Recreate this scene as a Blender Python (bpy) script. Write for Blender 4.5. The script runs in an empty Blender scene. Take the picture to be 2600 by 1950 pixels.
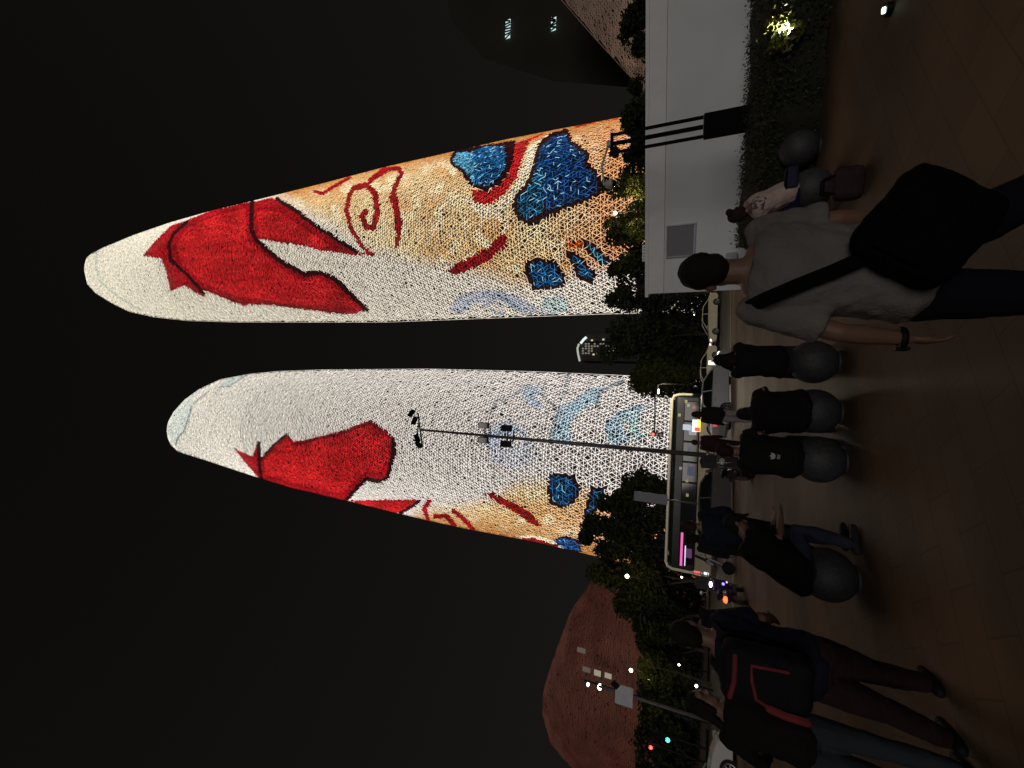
import bpy, bmesh, math, random
import numpy as np
from mathutils import Vector, Matrix, noise
random.seed(7); np.random.seed(7)
PI = math.pi
C = bpy.context.scene.collection

# ------------------------------------------------------------------ camera (the phone was held sideways: world up is the picture's left)
FPX, VPU, VPV, EYE = 1082.0, 1070.0, -1200.0, 1.6
_U = np.array([VPU-975, VPV-1300, FPX]); _U /= np.linalg.norm(_U)
_f = np.array([0, 0, 1.0]); _Y = _f-_f.dot(_U)*_U; _Y /= np.linalg.norm(_Y); _X = np.cross(_Y, _U)
MW = np.array([_X, _Y, _U])                       # camera axes (right, down, forward) -> world
cam = bpy.data.objects.new('camera', bpy.data.cameras.new('camera')); C.objects.link(cam)
cam.data.sensor_width = 36; cam.data.lens = FPX/2600*36; cam.data.clip_start = .05; cam.data.clip_end = 3000
mr = Matrix(((MW[0][1], MW[0][0], -MW[0][2]), (MW[1][1], MW[1][0], -MW[1][2]), (MW[2][1], MW[2][0], -MW[2][2]))).to_4x4()
mr.translation = (0, 0, EYE); cam.matrix_world = mr
bpy.context.scene.camera = cam

# ------------------------------------------------------------------ night sky, faint low light from the street behind, exposure
sc = bpy.context.scene
w = bpy.data.worlds.new('World'); sc.world = w; w.use_nodes = True
_nt = w.node_tree; _tc = _nt.nodes.new('ShaderNodeTexCoord'); _sx = _nt.nodes.new('ShaderNodeSeparateXYZ'); _rp = _nt.nodes.new('ShaderNodeValToRGB')
_nt.links.new(_tc.outputs['Generated'], _sx.inputs[0]); _nt.links.new(_sx.outputs['Z'], _rp.inputs[0]); _nt.links.new(_rp.outputs[0], _nt.nodes['Background'].inputs[0])
_rp.color_ramp.elements[0].position = 0; _rp.color_ramp.elements[0].color = (.0088, .0085, .0073, 1)      # city glow low down, darker overhead
_rp.color_ramp.elements[1].position = .95; _rp.color_ramp.elements[1].color = (.0036, .0034, .0029, 1)
w.node_tree.nodes['Background'].inputs[1].default_value = 1.0
sl = bpy.data.lights.new('sun', 'SUN'); sl.energy = .52; sl.angle = math.radians(30); sl.color = (1, .93, .85)
sun = bpy.data.objects.new('sun', sl); C.objects.link(sun)
sun.rotation_euler = (math.radians(90-7.5), 0, math.radians(4))      # low, from behind the camera
sc.view_settings.view_transform = 'Standard'; sc.view_settings.look = 'None'
sc.view_settings.exposure = 0; sc.view_settings.gamma = 1; sc.view_settings.use_curve_mapping = False
sc.render.engine = 'CYCLES'
sc.cycles.use_denoising = True
sc.cycles.max_bounces = 5; sc.cycles.sample_clamp_indirect = 2.0; sc.cycles.transparent_max_bounces = 6

# ------------------------------------------------------------------ helpers
def ray(x, y): return MW @ np.array([1950-y-975, x-1300, FPX])
def at(x, y, Y):                                  # point of the photograph (2600 x 1950) at depth Y
    r = ray(x, y); return Vector(r*Y/r[1]+np.array([0, 0, EYE]))
def gnd(x, y, z=0.0):
    r = ray(x, y); return Vector(r*((z-EYE)/r[2])+np.array([0, 0, EYE]))
def proj(P):
    c = (np.asarray(P)-np.array([0, 0, EYE])) @ MW
    return np.stack([c[..., 1]/c[..., 2]*FPX+1300, 1950-(c[..., 0]/c[..., 2]*FPX+975)], -1)
def V(*a): return Vector(a)

def mat(name, col, rough=.6, metal=0, var=.2, scale=8, bump=0.0, spec=.5, bscale=None):
    m = bpy.data.materials.new(name); m.use_nodes = True
    nt = m.node_tree; b = nt.nodes['Principled BSDF']
    b.inputs['Roughness'].default_value = rough; b.inputs['Metallic'].default_value = metal
    b.inputs['Specular IOR Level'].default_value = spec
    tc = nt.nodes.new('ShaderNodeTexCoord'); nz = nt.nodes.new('ShaderNodeTexNoise')
    nz.inputs['Scale'].default_value = scale; nz.inputs['Detail'].default_value = 6
    nt.links.new(tc.outputs['Object'], nz.inputs['Vector'])
    rp = nt.nodes.new('ShaderNodeValToRGB'); e = rp.color_ramp.elements
    e[0].position = .3; e[1].position = .7
    e[0].color = tuple(c*(1-var) for c in col)+(1,); e[1].color = tuple(min(1, c*(1+var)) for c in col)+(1,)
    nt.links.new(nz.outputs['Fac'], rp.inputs[0]); nt.links.new(rp.outputs[0], b.inputs['Base Color'])
    if bump:
        n2 = nt.nodes.new('ShaderNodeTexNoise'); n2.inputs['Scale'].default_value = bscale or scale*4; n2.inputs['Detail'].default_value = 4
        nt.links.new(tc.outputs['Object'], n2.inputs['Vector'])
        bp = nt.nodes.new('ShaderNodeBump'); bp.inputs['Strength'].default_value = bump; bp.inputs['Distance'].default_value = .02
        nt.links.new(n2.outputs['Fac'], bp.inputs['Height']); nt.links.new(bp.outputs[0], b.inputs['Normal'])
    return m
def emat(name, col, s):
    m = bpy.data.materials.new(name); m.use_nodes = True; nt = m.node_tree
    b = nt.nodes['Principled BSDF']; b.inputs['Base Color'].default_value = tuple(c*.5 for c in col)+(1,)
    b.inputs['Emission Color'].default_value = tuple(col)+(1,); b.inputs['Emission Strength'].default_value = s
    return m
def glassmat(name, col=(.01, .012, .015), rough=.06):
    return mat(name, col, rough, 0, .1, 3, 0, .8)

def link(name, me, parent=None, loc=None):
    o = bpy.data.objects.new(name, me); C.objects.link(o)
    if parent: o.parent = parent
    if loc is not None: o.location = loc
    return o
def tag(o, label=None, cat=None, group=None, kind=None):
    if label: o['label'] = label
    if cat: o['category'] = cat
    if group: o['group'] = group
    if kind: o['kind'] = kind
    return o
def thing(name, label, cat, loc=(0, 0, 0), rz=0, group=None):
    o = bpy.data.objects.new(name, None); C.objects.link(o); o.location = loc; o.rotation_euler = (0, 0, rz)
    o.empty_display_size = .2
    return tag(o, label, cat, group)
def obj(name, bm, m, parent=None, smooth=False, loc=None):
    me = bpy.data.meshes.new(name); bm.normal_update(); bm.to_mesh(me); bm.free()
    me.materials.append(m)
    if smooth:
        me.polygons.foreach_set('use_smooth', [True]*len(me.polygons))
    return link(name, me, parent, loc)
def BM(): return bmesh.new()
def dup_tree(src, parent=None):
    c = src.copy(); C.objects.link(c)
    if parent: c.parent = parent
    for ch in list(src.children): dup_tree(ch, c)
    return c

def box(bm, c, s, rz=0, bevel=0, rot=None):
    mt = Matrix.Translation(c) @ (rot.to_4x4() if rot else Matrix.Rotation(rz, 4, 'Z')) @ Matrix.Diagonal((s[0], s[1], s[2], 1))
    r = bmesh.ops.create_cube(bm, size=1, matrix=mt)
    if bevel:
        es = list({e for v in r['verts'] for e in v.link_edges})
        bmesh.ops.bevel(bm, geom=es, offset=bevel, segments=2, affect='EDGES', profile=.5)
def ball(bm, c, r, rot=None, sub=3):
    if not hasattr(r, '__len__'): r = (r, r, r)
    mt = Matrix.Translation(c) @ (rot.to_4x4() if rot else Matrix.Identity(4)) @ Matrix.Diagonal((r[0], r[1], r[2], 1))
    bmesh.ops.create_icosphere(bm, subdivisions=sub, radius=1, matrix=mt)
def ringloft(bm, rings, n=14):
    rows = []
    for (c, R, F, a, b) in rings:
        rows.append([bm.verts.new(c+R*(a*math.cos(2*PI*i/n))+F*(b*math.sin(2*PI*i/n))) for i in range(n)])
    for k in range(len(rows)-1):
        for i in range(n):
            j = (i+1) % n
            bm.faces.new((rows[k][i], rows[k][j], rows[k+1][j], rows[k+1][i]))
    bm.faces.new(rows[0][::-1]); bm.faces.new(rows[-1])
def tube(bm, pts, rads, n=10, flat=1.0, cap=True, ref=None):
    pts = [Vector(p) for p in pts]
    if not hasattr(rads, '__len__'): rads = [rads]*len(pts)
    P, Rd = [], []
    if cap:
        d = (pts[0]-pts[1]).normalized()
        P += [pts[0]+d*rads[0]*.92, pts[0]+d*rads[0]*.6]; Rd += [rads[0]*.35, rads[0]*.78]
    P += pts; Rd += list(rads)
    if cap:
        d = (pts[-1]-pts[-2]).normalized()
        P += [pts[-1]+d*rads[-1]*.6, pts[-1]+d*rads[-1]*.92]; Rd += [rads[-1]*.78, rads[-1]*.35]
    rings = []; R = None
    for i, p in enumerate(P):
        t = (P[min(i+1, len(P)-1)]-P[max(i-1, 0)]).normalized()
        if R is None:
            a = ref or (V(1, 0, 0) if abs(t.x) < .8 else V(0, 1, 0))
            R = (a-t*a.dot(t)).normalized()
        else: R = (R-t*R.dot(t)).normalized()
        rings.append((p, R, t.cross(R), Rd[i], Rd[i]*flat))
    ringloft(bm, rings, n)
def cyl(bm, a, b, r, n=12): tube(bm, [a, b], r, n, cap=False)
def quadgrid(bm, pts):                            # pts[i][j] -> quads
    vs = [[bm.verts.new(p) for p in row] for row in pts]
    for i in range(len(vs)-1):
        for j in range(len(vs[0])-1):
            bm.faces.new((vs[i][j], vs[i][j+1], vs[i+1][j+1], vs[i+1][j]))
    return vs
def prism(bm, poly, thick, M4):                   # polygon in local xz, extruded along local y, placed by M4
    a = [bm.verts.new(M4 @ V(x, -thick/2, z)) for x, z in poly]; b = [bm.verts.new(M4 @ V(x, thick/2, z)) for x, z in poly]
    n = len(poly); bm.faces.new(a); bm.faces.new(b[::-1])
    for i in range(n):
        j = (i+1) % n; bm.faces.new((a[j], a[i], b[i], b[j]))
def solid(name, bm, m, parent, voxel=.012, smooth=3, disp=0, dscale=.12):
    o = obj(name, bm, m, parent, True)
    r = o.modifiers.new('remesh', 'REMESH'); r.mode = 'VOXEL'; r.voxel_size = voxel; r.use_smooth_shade = True
    s = o.modifiers.new('smooth', 'SMOOTH'); s.iterations = smooth; s.factor = .5
    if disp:
        t = bpy.data.textures.get('folds%g' % dscale) or bpy.data.textures.new('folds%g' % dscale, 'CLOUDS'); t.noise_scale = dscale
        d = o.modifiers.new('folds', 'DISPLACE'); d.texture = t; d.strength = disp; d.mid_level = .5
    return o

# ------------------------------------------------------------------ ground, road, kerb
K0, K1 = gnd(1863, 1600), gnd(1855, 700)
kd = (K1-K0).normalized(); kn = V(-kd.y, kd.x, 0)
if kn.y < 0: kn = -kn
KA = math.atan2(kd.y, kd.x)
def strip(name, o0, o1, z, m, x0=-260, x1=260, cell=0):
    bm = BM(); q = []
    for a, b in ((x0, o0), (x1, o0), (x1, o1), (x0, o1)): q.append(bm.verts.new(K0+kd*a+kn*b+V(0, 0, z)))
    bm.faces.new(q)
    o = obj(name, bm, m); o['kind'] = 'structure'; return o

def plaza_mat():
    m = mat('plaza_paving', (.175, .115, .068), .66, 0, .3, .7, .2, .25, 30)
    nt = m.node_tree; b = nt.nodes['Principled BSDF']
    tc = nt.nodes.new('ShaderNodeTexCoord'); mp = nt.nodes.new('ShaderNodeMapping'); mp.inputs['Rotation'].default_value = (0, 0, -KA)
    br = nt.nodes.new('ShaderNodeTexBrick'); br.inputs['Scale'].default_value = 1.0
    br.inputs['Brick Width'].default_value = .6; br.inputs['Row Height'].default_value = .3; br.inputs['Mortar Size'].default_value = .006
    br.inputs['Color1'].default_value = (1.06, 1.05, 1.03, 1); br.inputs['Color2'].default_value = (.9, .89, .89, 1); br.inputs['Mortar'].default_value = (.68, .68, .68, 1)
    nt.links.new(tc.outputs['Object'], mp.inputs[0]); nt.links.new(mp.outputs[0], br.inputs[0])
    # darker paving bands running along the kerb, as laid
    wv = nt.nodes.new('ShaderNodeTexWave'); wv.wave_type = 'BANDS'; wv.bands_direction = 'Y'; wv.inputs['Scale'].default_value = .11
    wv.inputs['Distortion'].default_value = 1.2; wv.inputs['Detail'].default_value = 2
    nt.links.new(mp.outputs[0], wv.inputs[0])
    r2 = nt.nodes.new('ShaderNodeValToRGB'); r2.color_ramp.elements[0].position = .15; r2.color_ramp.elements[1].position = .55
    r2.color_ramp.elements[0].color = (.72, .72, .76, 1); r2.color_ramp.elements[1].color = (1, 1, 1, 1)
    nt.links.new(wv.outputs['Fac'], r2.inputs[0])
    src = b.inputs['Base Color'].links[0].from_socket
    for other in (br.outputs['Color'], r2.outputs[0]):
        mx = nt.nodes.new('ShaderNodeMix'); mx.data_type = 'RGBA'; mx.blend_type = 'MULTIPLY'; mx.inputs[0].default_value = 1
        nt.links.new(src, mx.inputs[6]); nt.links.new(other, mx.inputs[7]); src = mx.outputs[2]
    nt.links.new(src, b.inputs['Base Color'])
    return m
M_plaza = plaza_mat()
M_road = mat('asphalt', (.055, .052, .045), .55, 0, .25, 2, .3, .5, 60)
M_kerb = mat('kerb_stone', (.33, .31, .27), .6, 0, .2, 4, .1)
M_earth = mat('earth', (.04, .04, .03), .9, 0, .3, .2)
strip('ground', -400, 900, -.2, M_earth, -900, 900)
strip('road', .30, 24, -.12, M_road)
strip('plaza', -120, -.45, 0, M_plaza)
strip('gutter', -.45, -.0, .004-.004, mat('gutter_paving', (.05, .045, .04), .6, 0, .3, 3))
# kerb stones near enough to tell apart
kr = BM()
kb = bpy.data.objects.new('kerb', None); C.objects.link(kb); kb['kind'] = 'structure'
bmk = BM(); box(bmk, (0, 0, -.06), (.985, .3, .15), 0, .012); kme = bpy.data.meshes.new('kerb_stone'); bmk.to_mesh(kme); bmk.free(); kme.materials.append(M_kerb); kr.free()
for i in range(-30, 60):
    o = link('kerb_stone', kme, kb, K0+kd*(i*1.0)+kn*.15); o.rotation_euler = (0, 0, KA)
strip('lane_line', 7.2, 7.34, -.115, mat('road_paint', (.5, .5, .46), .6), -60, 80)
strip('far_pavement', 24, 60, -.02, mat('far_paving', (.08, .075, .065), .7, 0, .3, .5))

# ------------------------------------------------------------------ the lit shells
def inpoly(px, poly):
    x, y = px[:, 0], px[:, 1]; r = np.zeros(len(px), bool); n = len(poly); j = n-1
    for i in range(n):
        xi, yi = poly[i]; xj, yj = poly[j]
        c = ((yi > y) != (yj > y)) & (x < (xj-xi)*(y-yi)/((yj-yi) or 1e-9)+xi); r ^= c; j = i
    return r
def near(px, line, wd):
    d = np.full(len(px), 1e9)
    for a, b in zip(line[:-1], line[1:]):
        a = np.array(a, float); b = np.array(b, float); ab = b-a
        t = np.clip(((px-a) @ ab)/(ab @ ab+1e-9), 0, 1); d = np.minimum(d, np.linalg.norm(px-(a+t[:, None]*ab), axis=1))
    return d < wd/2
def lin(*c): return np.array([((v/255+.055)/1.055)**2.4 if v > 10 else v/255/12.92 for v in c])
def cv(ox, oy, k): return lambda pts: [(ox+x/k, oy+y/k) for x, y in pts]
A1, A2, A3, A4 = cv(180, 200, 2.37), cv(900, 200, 2.37), cv(380, 880, 2.766), cv(1000, 880, 2.766)
RED, DRED, DARK = lin(200, 34, 36), lin(160, 18, 26), lin(44, 12, 13)
BLUE, LBLUE, CREAM = lin(34, 100, 152), lin(84, 156, 192), lin(255, 238, 205)
RIGHT_ART = [
 ('p', lin(196, 202, 214), A2([(560,1380),(640,1310),(800,1270),(960,1300),(1080,1380),(1000,1400),(860,1330),(720,1360),(640,1420)])),
 ('s', lin(150, 165, 185), 7, A2([(900,1410),(840,1400),(800,1360),(840,1320),(910,1330),(990,1390),(1060,1420)])),
 ('p', CREAM, A2([(640,680),(720,750),(830,760),(930,690),(1010,560),(1060,400),(1200,320),(1110,400),(1060,600),(960,740),(850,830),(730,800),(660,720)])),
 ('p', DARK, A2([(570,480),(600,430),(780,400),(970,370),(960,480),(930,560),(870,640),(800,672),(700,650),(640,560),(585,520)])),
 ('p', LBLUE, A2([(590,480),(620,445),(720,440),(740,540),(720,640),(700,600),(650,540),(600,515)])),
 ('p', BLUE, A2([(700,440),(780,410),(900,400),(910,520),(850,625),(800,650),(730,630),(720,540)])),
 ('p', RED, A2([(705,665),(800,680),(880,640),(935,560),(955,480),(970,390),(1150,325),(1050,380),(1015,480),(975,600),(900,690),(820,755),(720,745)])),
 ('p', DARK, A2([(1100,390),(1180,330),(1285,300),(1310,375),(1410,440),(1400,500),(1470,570),(1500,690),(1350,755),(1230,795),(1130,855),(1060,885),(990,850),(945,780),(960,710),(1030,630),(1070,540),(1085,450)])),
 ('p', lin(40, 124, 168), A2([(975,740),(1050,650),(1090,560),(1160,560),(1150,700),(1120,820),(1040,850),(985,800)])),
 ('p', lin(24, 72, 128), A2([(1120,400),(1190,350),(1265,330),(1300,395),(1390,450),(1380,510),(1450,590),(1470,680),(1350,730),(1150,800),(1140,700),(1150,560),(1085,560),(1110,460)])),
 ('p', DARK, A2([(1025,1105),(1100,1078),(1210,1100),(1275,1190),(1260,1250),(1070,1275),(1035,1180)])),
 ('p', BLUE, A2([(1050,1120),(1110,1100),(1200,1120),(1255,1190),(1240,1235),(1085,1255),(1060,1180)])),
 ('p', DARK, A2([(1265,1030),(1340,1050),(1455,1180),(1430,1230),(1350,1210),(1305,1110)])),
 ('p', BLUE, A2([(1300,1060),(1345,1075),(1435,1180),(1415,1210),(1360,1195),(1325,1110)])),
 ('p', DARK, A2([(1370,960),(1450,1000),(1545,1110),(1480,1125),(1395,1035)])),
 ('p', LBLUE, A2([(1395,985),(1445,1020),(1530,1108),(1485,1110),(1410,1030)])),
 ('p', lin(240, 105, 30), A2([(1270,990),(1340,975),(1385,985),(1380,1015),(1280,1015)])),
 ('p', lin(190, 214, 212), A2([(1140,1320),(1230,1300),(1280,1330),(1270,1400),(1180,1415),(1120,1370)])),
 ('s', lin(170, 178, 190), 7, A2([(650,1390),(700,1330),(800,1310),(880,1300),(960,1340),(1050,1390),(1180,1420)])),
 ('s', lin(175, 180, 195), 7, A2([(600,1330),(700,1290),(850,1280),(1000,1330),(1100,1390)])),
 ('s', lin(180, 182, 195), 6, A2([(760,1380),(830,1345),(900,1370),(880,1400)])),
 ('p', DRED, A1([(430,1065),(500,985),(600,885),(690,855),(850,790),(1090,735),(1095,960),(1140,1005),(1250,1090),(1400,1175),(1500,1165),(1600,1215),(1700,1310),(1780,1390),(1690,1420),(1640,1415),(1300,1375),(1070,1345),(1055,1370),(870,1300),(740,1240),(820,1325),(680,1245),(600,1280),(575,1160),(540,1080)])),
 ('p', RED, A1([(630,1000),(700,900),(860,830),(1050,780),(1060,960),(1240,1130),(1380,1215),(1500,1200),(1600,1260),(1720,1380),(1300,1350),(1000,1310),(800,1230),(680,1130)])),
 ('p', DRED, A1([(1092,742),(1210,715),(1290,760),(1500,910),(1720,1040),(1810,1060),(1700,1060),(1500,1035),(1400,1005),(1250,985),(1160,970),(1094,955)])),
 ('p', RED, A1([(1120,800),(1250,800),(1400,900),(1560,1000),(1500,1020),(1300,970),(1130,950)])),
 ('s', DARK, 12, A1([(1090,735),(1085,900),(1110,960),(1160,1010),(1250,1090),(1400,1175),(1500,1165),(1600,1215),(1780,1390)])),
 ('s', DARK, 10, A1([(1240,722),(1350,790),(1500,905),(1720,1040)])),
 ('s', DARK, 9, A1([(700,862),(620,930),(590,1000),(600,1090),(700,1180),(800,1290)])),
 ('s', lin(120, 10, 16), 6, A1([(790,1260),(1000,1345),(1300,1362),(1650,1412)])),
 ('s', DRED, 11, A2([(85,640),(0,655),(-30,700),(-48,790),(-20,900),(40,1000),(105,1062)])),
 ('s', DRED, 15, A2([(0,660),(70,640),(125,690),(138,800),(115,900),(70,890),(45,830),(70,800)])),
 ('s', DRED, 12, A2([(95,610),(180,545),(265,540),(285,570),(245,650),(225,720),(262,830),(268,920),(255,1000)])),
 ('s', DRED, 18, A2([(235,690),(262,830),(266,900)])),
 ('s', DRED, 9, A1([(1470,680),(1520,690),(1600,640),(1680,595)])),
 ('s', DRED, 8, A1([(1780,640),(1830,600),(1896,560)])),
 ('p', DRED, A2([(550,1160),(620,1110),(800,1020),(870,940),(918,945),(905,1010),(800,1100),(640,1172),(585,1178)])),
 ('s', lin(200, 60, 20), 8, A2([(1330,290),(1400,270),(1480,250),(1580,235)])),
 ('s', lin(175, 180, 165), 6, A1([(160,1040),(150,1120),(180,1220),(280,1310),(420,1390)])),
]
LEFT_ART = [
 ('p', lin(196, 208, 226), A4([(640,640),(700,560),(800,520),(880,560),(860,620),(760,640),(720,720),(660,720)])),
 ('p', lin(188, 204, 222), A4([(880,300),(960,270),(1040,310),(1000,360),(1060,420),(1000,450),(930,380)])),
 ('p', lin(176, 206, 220), A4([(1480,560),(1560,470),(1640,440),(1600,560),(1660,640),(1560,700),(1500,660)])),
 ('s', lin(160, 180, 200), 9, A4([(700,640),(800,580),(900,600),(940,680),(880,740),(800,720)])),
 ('s', lin(160, 185, 205), 9, A4([(1540,640),(1500,560),(1560,480),(1680,430),(1800,420)])),
 ('p', lin(178, 212, 226), A4([(1100,620),(1150,430),(1270,370),(1420,280),(1470,290),(1410,400),(1310,440),(1240,540),(1240,680),(1180,700),(1110,660)])),
 ('p', lin(190, 222, 226), A4([(1590,500),(1650,440),(1760,425),(1710,560),(1760,640),(1690,670),(1660,540)])),
 ('p', lin(185, 225, 215), A4([(1660,540),(1710,540),(1720,640),(1650,620)])),
 ('p', lin(226, 226, 232), A4([(700,700),(900,690),(1000,760),(950,830),(800,860),(660,800)])),
 ('s', lin(185, 185, 185), 7, A4([(670,470),(730,380),(860,340),(920,280),(1000,260),(1050,300),(1040,340),(1110,400),(1140,450)])),
 ('s', lin(150, 160, 165), 8, A4([(1110,640),(1130,520),(1165,430)])),
 ('s', lin(150, 162, 168), 8, A4([(1225,190),(1220,260),(1190,330)])),
 ('s', lin(120, 140, 150), 9, A4([(1420,420),(1450,320),(1530,275),(1620,240)])),
 ('s', lin(190, 190, 195), 6, A4([(880,790),(950,720),(990,690)])),
 ('p', lin(203, 210, 200), A3([(120,620),(160,470),(330,300),(330,330),(290,420),(240,600),(200,690)])),
 ('p', lin(200, 208, 202), A3([(490,280),(560,210),(680,195),(600,250),(540,285)])),
 ('s', lin(110, 125, 125), 5, A3([(180,690),(200,640),(240,600),(290,450),(290,420)])),
 ('s', lin(140, 150, 150), 4, A3([(310,400),(420,310)])),
 ('s', lin(130, 140, 142), 4, A3([(490,285),(560,280),(680,200)])),
 ('p', DRED, A3([(590,710),(720,770),(765,660),(785,780),(870,690),(965,605),(1015,670),(1350,590),(1550,515),(1640,570),(1710,640),(1725,720),(1700,830),(1680,920),(1610,950),(1520,930),(1460,990),(1380,1085),(1200,1045),(1000,1000),(780,940),(720,870),(660,800)])),
 ('p', RED, A3([(800,800),(880,720),(960,650),(1020,700),(1350,620),(1550,545),(1690,660),(1680,800),(1600,890),(1520,880),(1440,940),(1350,1030),(1100,980),(820,900)])),
 ('s', DARK, 9, A3([(765,680),(770,800),(785,930)])),
 ('s', DARK, 6, A3([(785,785),(870,695),(965,612)])),
 ('s', lin(120, 12, 16), 7, A3([(1015,685),(1350,610),(1550,535)])),
 ('s', DARK, 11, A3([(1710,650),(1715,740),(1695,830),(1670,920),(1610,945),(1520,930),(1460,990),(1380,1080)])),
 ('p', RED, A3([(1390,1080),(1880,1072),(1900,1090),(1780,1170),(1690,1170),(1500,1120)])),
 ('s', DARK, 8, A3([(1890,1085),(1830,1130),(1760,1170)])),
 ('s', DRED, 12, A4([(250,1085),(215,1130),(240,1210)])),
 ('s', DRED, 12, A4([(290,1190),(370,1190),(430,1260)])),
 ('s', DRED, 12, A4([(420,1150),(500,1220),(560,1290)])),
 ('p', DRED, A4([(630,1030),(690,1020),(850,1100),(960,1165),(1045,1262),(960,1245),(850,1165),(680,1065)])),
 ('p', DARK, A4([(1085,890),(1150,890),(1260,910),(1315,1000),(1275,1090),(1200,1138),(1100,1110),(1075,1000)])),
 ('p', BLUE, A4([(1100,905),(1150,905),(1245,930),(1295,1000),(1255,1075),(1200,1115),(1120,1090),(1100,1000)])),
 ('p', DARK, A4([(1385,980),(1490,990),(1450,1125),(1320,1215),(1360,1080)])),
 ('p', BLUE, A4([(1400,1000),(1478,1005),(1436,1115),(1345,1190),(1380,1085)])),
 ('p', DARK, A4([(1105,1360),(1200,1325),(1310,1360),(1325,1450),(1190,1430)])),
 ('p', lin(45, 95, 165), A4([(1125,1365),(1200,1342),(1290,1370),(1310,1430),(1200,1418)])),
 ('p', CREAM, A4([(860,1330),(960,1320),(1100,1350),(1200,1425),(1120,1410),(1000,1350),(900,1350)])),
 ('s', DRED, 8, A4([(900,1352),(1000,1358),(1080,1385),(1150,1405)])),
]
GOLD_R = [(640,500),(719,523),(860,595),(940,647),(980,655),(1048,681),(1153,698),(1237,719),(1300,736),(1365,744),(1448,723),(1511,706),(1545,694),(1700,680)]
GOLD_L = [(1040,1300),(1054,1281),(1108,1270),(1202,1260),(1253,1241),(1307,1213),(1347,1202),(1398,1202),(1470,1223),(1506,1227),(1560,1260),(1700,1280)]
def art(px, side):
    n = len(px); rnd = np.random.rand(n); X = px[:, 0]; Y = px[:, 1]
    nz = np.array([noise.noise(V(p[0]*.011, p[1]*.011, 3.7*side)) for p in px]); n2 = np.array([noise.noise(V(p[0]*.03, p[1]*.03, 9.1)) for p in px])
    t = np.clip((X-300)/1100, 0, 1)[:, None]
    if side > 0: col = lin(214, 206, 184)*(1-t)+lin(246, 233, 215)*t
    else: col = lin(214, 207, 190)*(1-t)+lin(243, 233, 225)*t
    col = col.copy()
    if side > 0:
        b = np.interp(X, [p[0] for p in GOLD_R], [p[1] for p in GOLD_R]); g = (Y < b) & (X > 640)
        e = np.interp(X, [600, 900, 1600], [540, 440, 295]); dd = np.clip((Y-e)/38, 0, 1)
        mixf = np.clip(.5+nz*.9-.1, 0, 1); fade = np.clip((b-Y)/45, 0, 1)
    else:
        b = np.interp(X, [p[0] for p in GOLD_L], [p[1] for p in GOLD_L]); g = (Y > b) & (X > 1030)
        e = np.interp(X, [1000, 1181, 1362, 1470], [1305, 1341, 1375, 1401]); dd = np.clip((e-Y)/45, 0, 1)
        mixf = np.clip(.5+nz*.9, 0, 1); fade = np.clip((Y-b)/40, 0, 1)
    gold = lin(246, 220, 168)[None]*mixf[:, None]+lin(228, 176, 116)[None]*(1-mixf[:, None])
    gold = np.where((n2 > .22)[:, None], lin(252, 228, 180)[None], gold)
    low = np.clip((X-1380)/160, 0, 1)[:, None]; gold = gold*(1-low*.6)+lin(236, 142, 84)[None]*low*.6
    edge = lin(188, 126, 66)[None]; gold = gold*dd[:, None]+edge*(1-dd[:, None])
    f = (g*fade)[:, None]; col = col*(1-f)+gold*f
    pj = px+np.random.normal(0, 1.0, px.shape)
    lf = np.array([noise.noise(V(p[0]*.018, p[1]*.018, 21.0)) for p in px]); st = np.array([noise.noise(V(p[0]*.012, p[1]*.09, 5.0)) for p in px])
    for a in (RIGHT_ART if side > 0 else LEFT_ART):
        m = inpoly(pj, a[2]) if a[0] == 'p' else near(pj, a[3], a[2])
        sh_ = (1+.42*lf+.34*st)[m][:, None]; c_ = np.array(a[1])
        col[m] = c_*np.clip(sh_, .35, 1.7) if c_[0] > c_[1]*4 or c_[2] > c_[0]*2 else col[m]*.18+c_*.82
    isb = (col[:, 2] > col[:, 0]*2.2)
    isr = (col[:, 0] > col[:, 1]*6)
    k2 = np.where(isb, .16+1.75*rnd**2.1, np.where(isr, .38+.85*rnd, .68+.5*rnd)); col *= k2[:, None]
    sp_ = np.array([noise.noise(V(p[0]*.22, p[1]*.22, 40.0)) for p in px]); col *= (1+np.where(isr, .75, .42)*sp_)[:, None]
    col[isb & (rnd > .93)] = lin(150, 205, 225)
    return col

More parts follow.
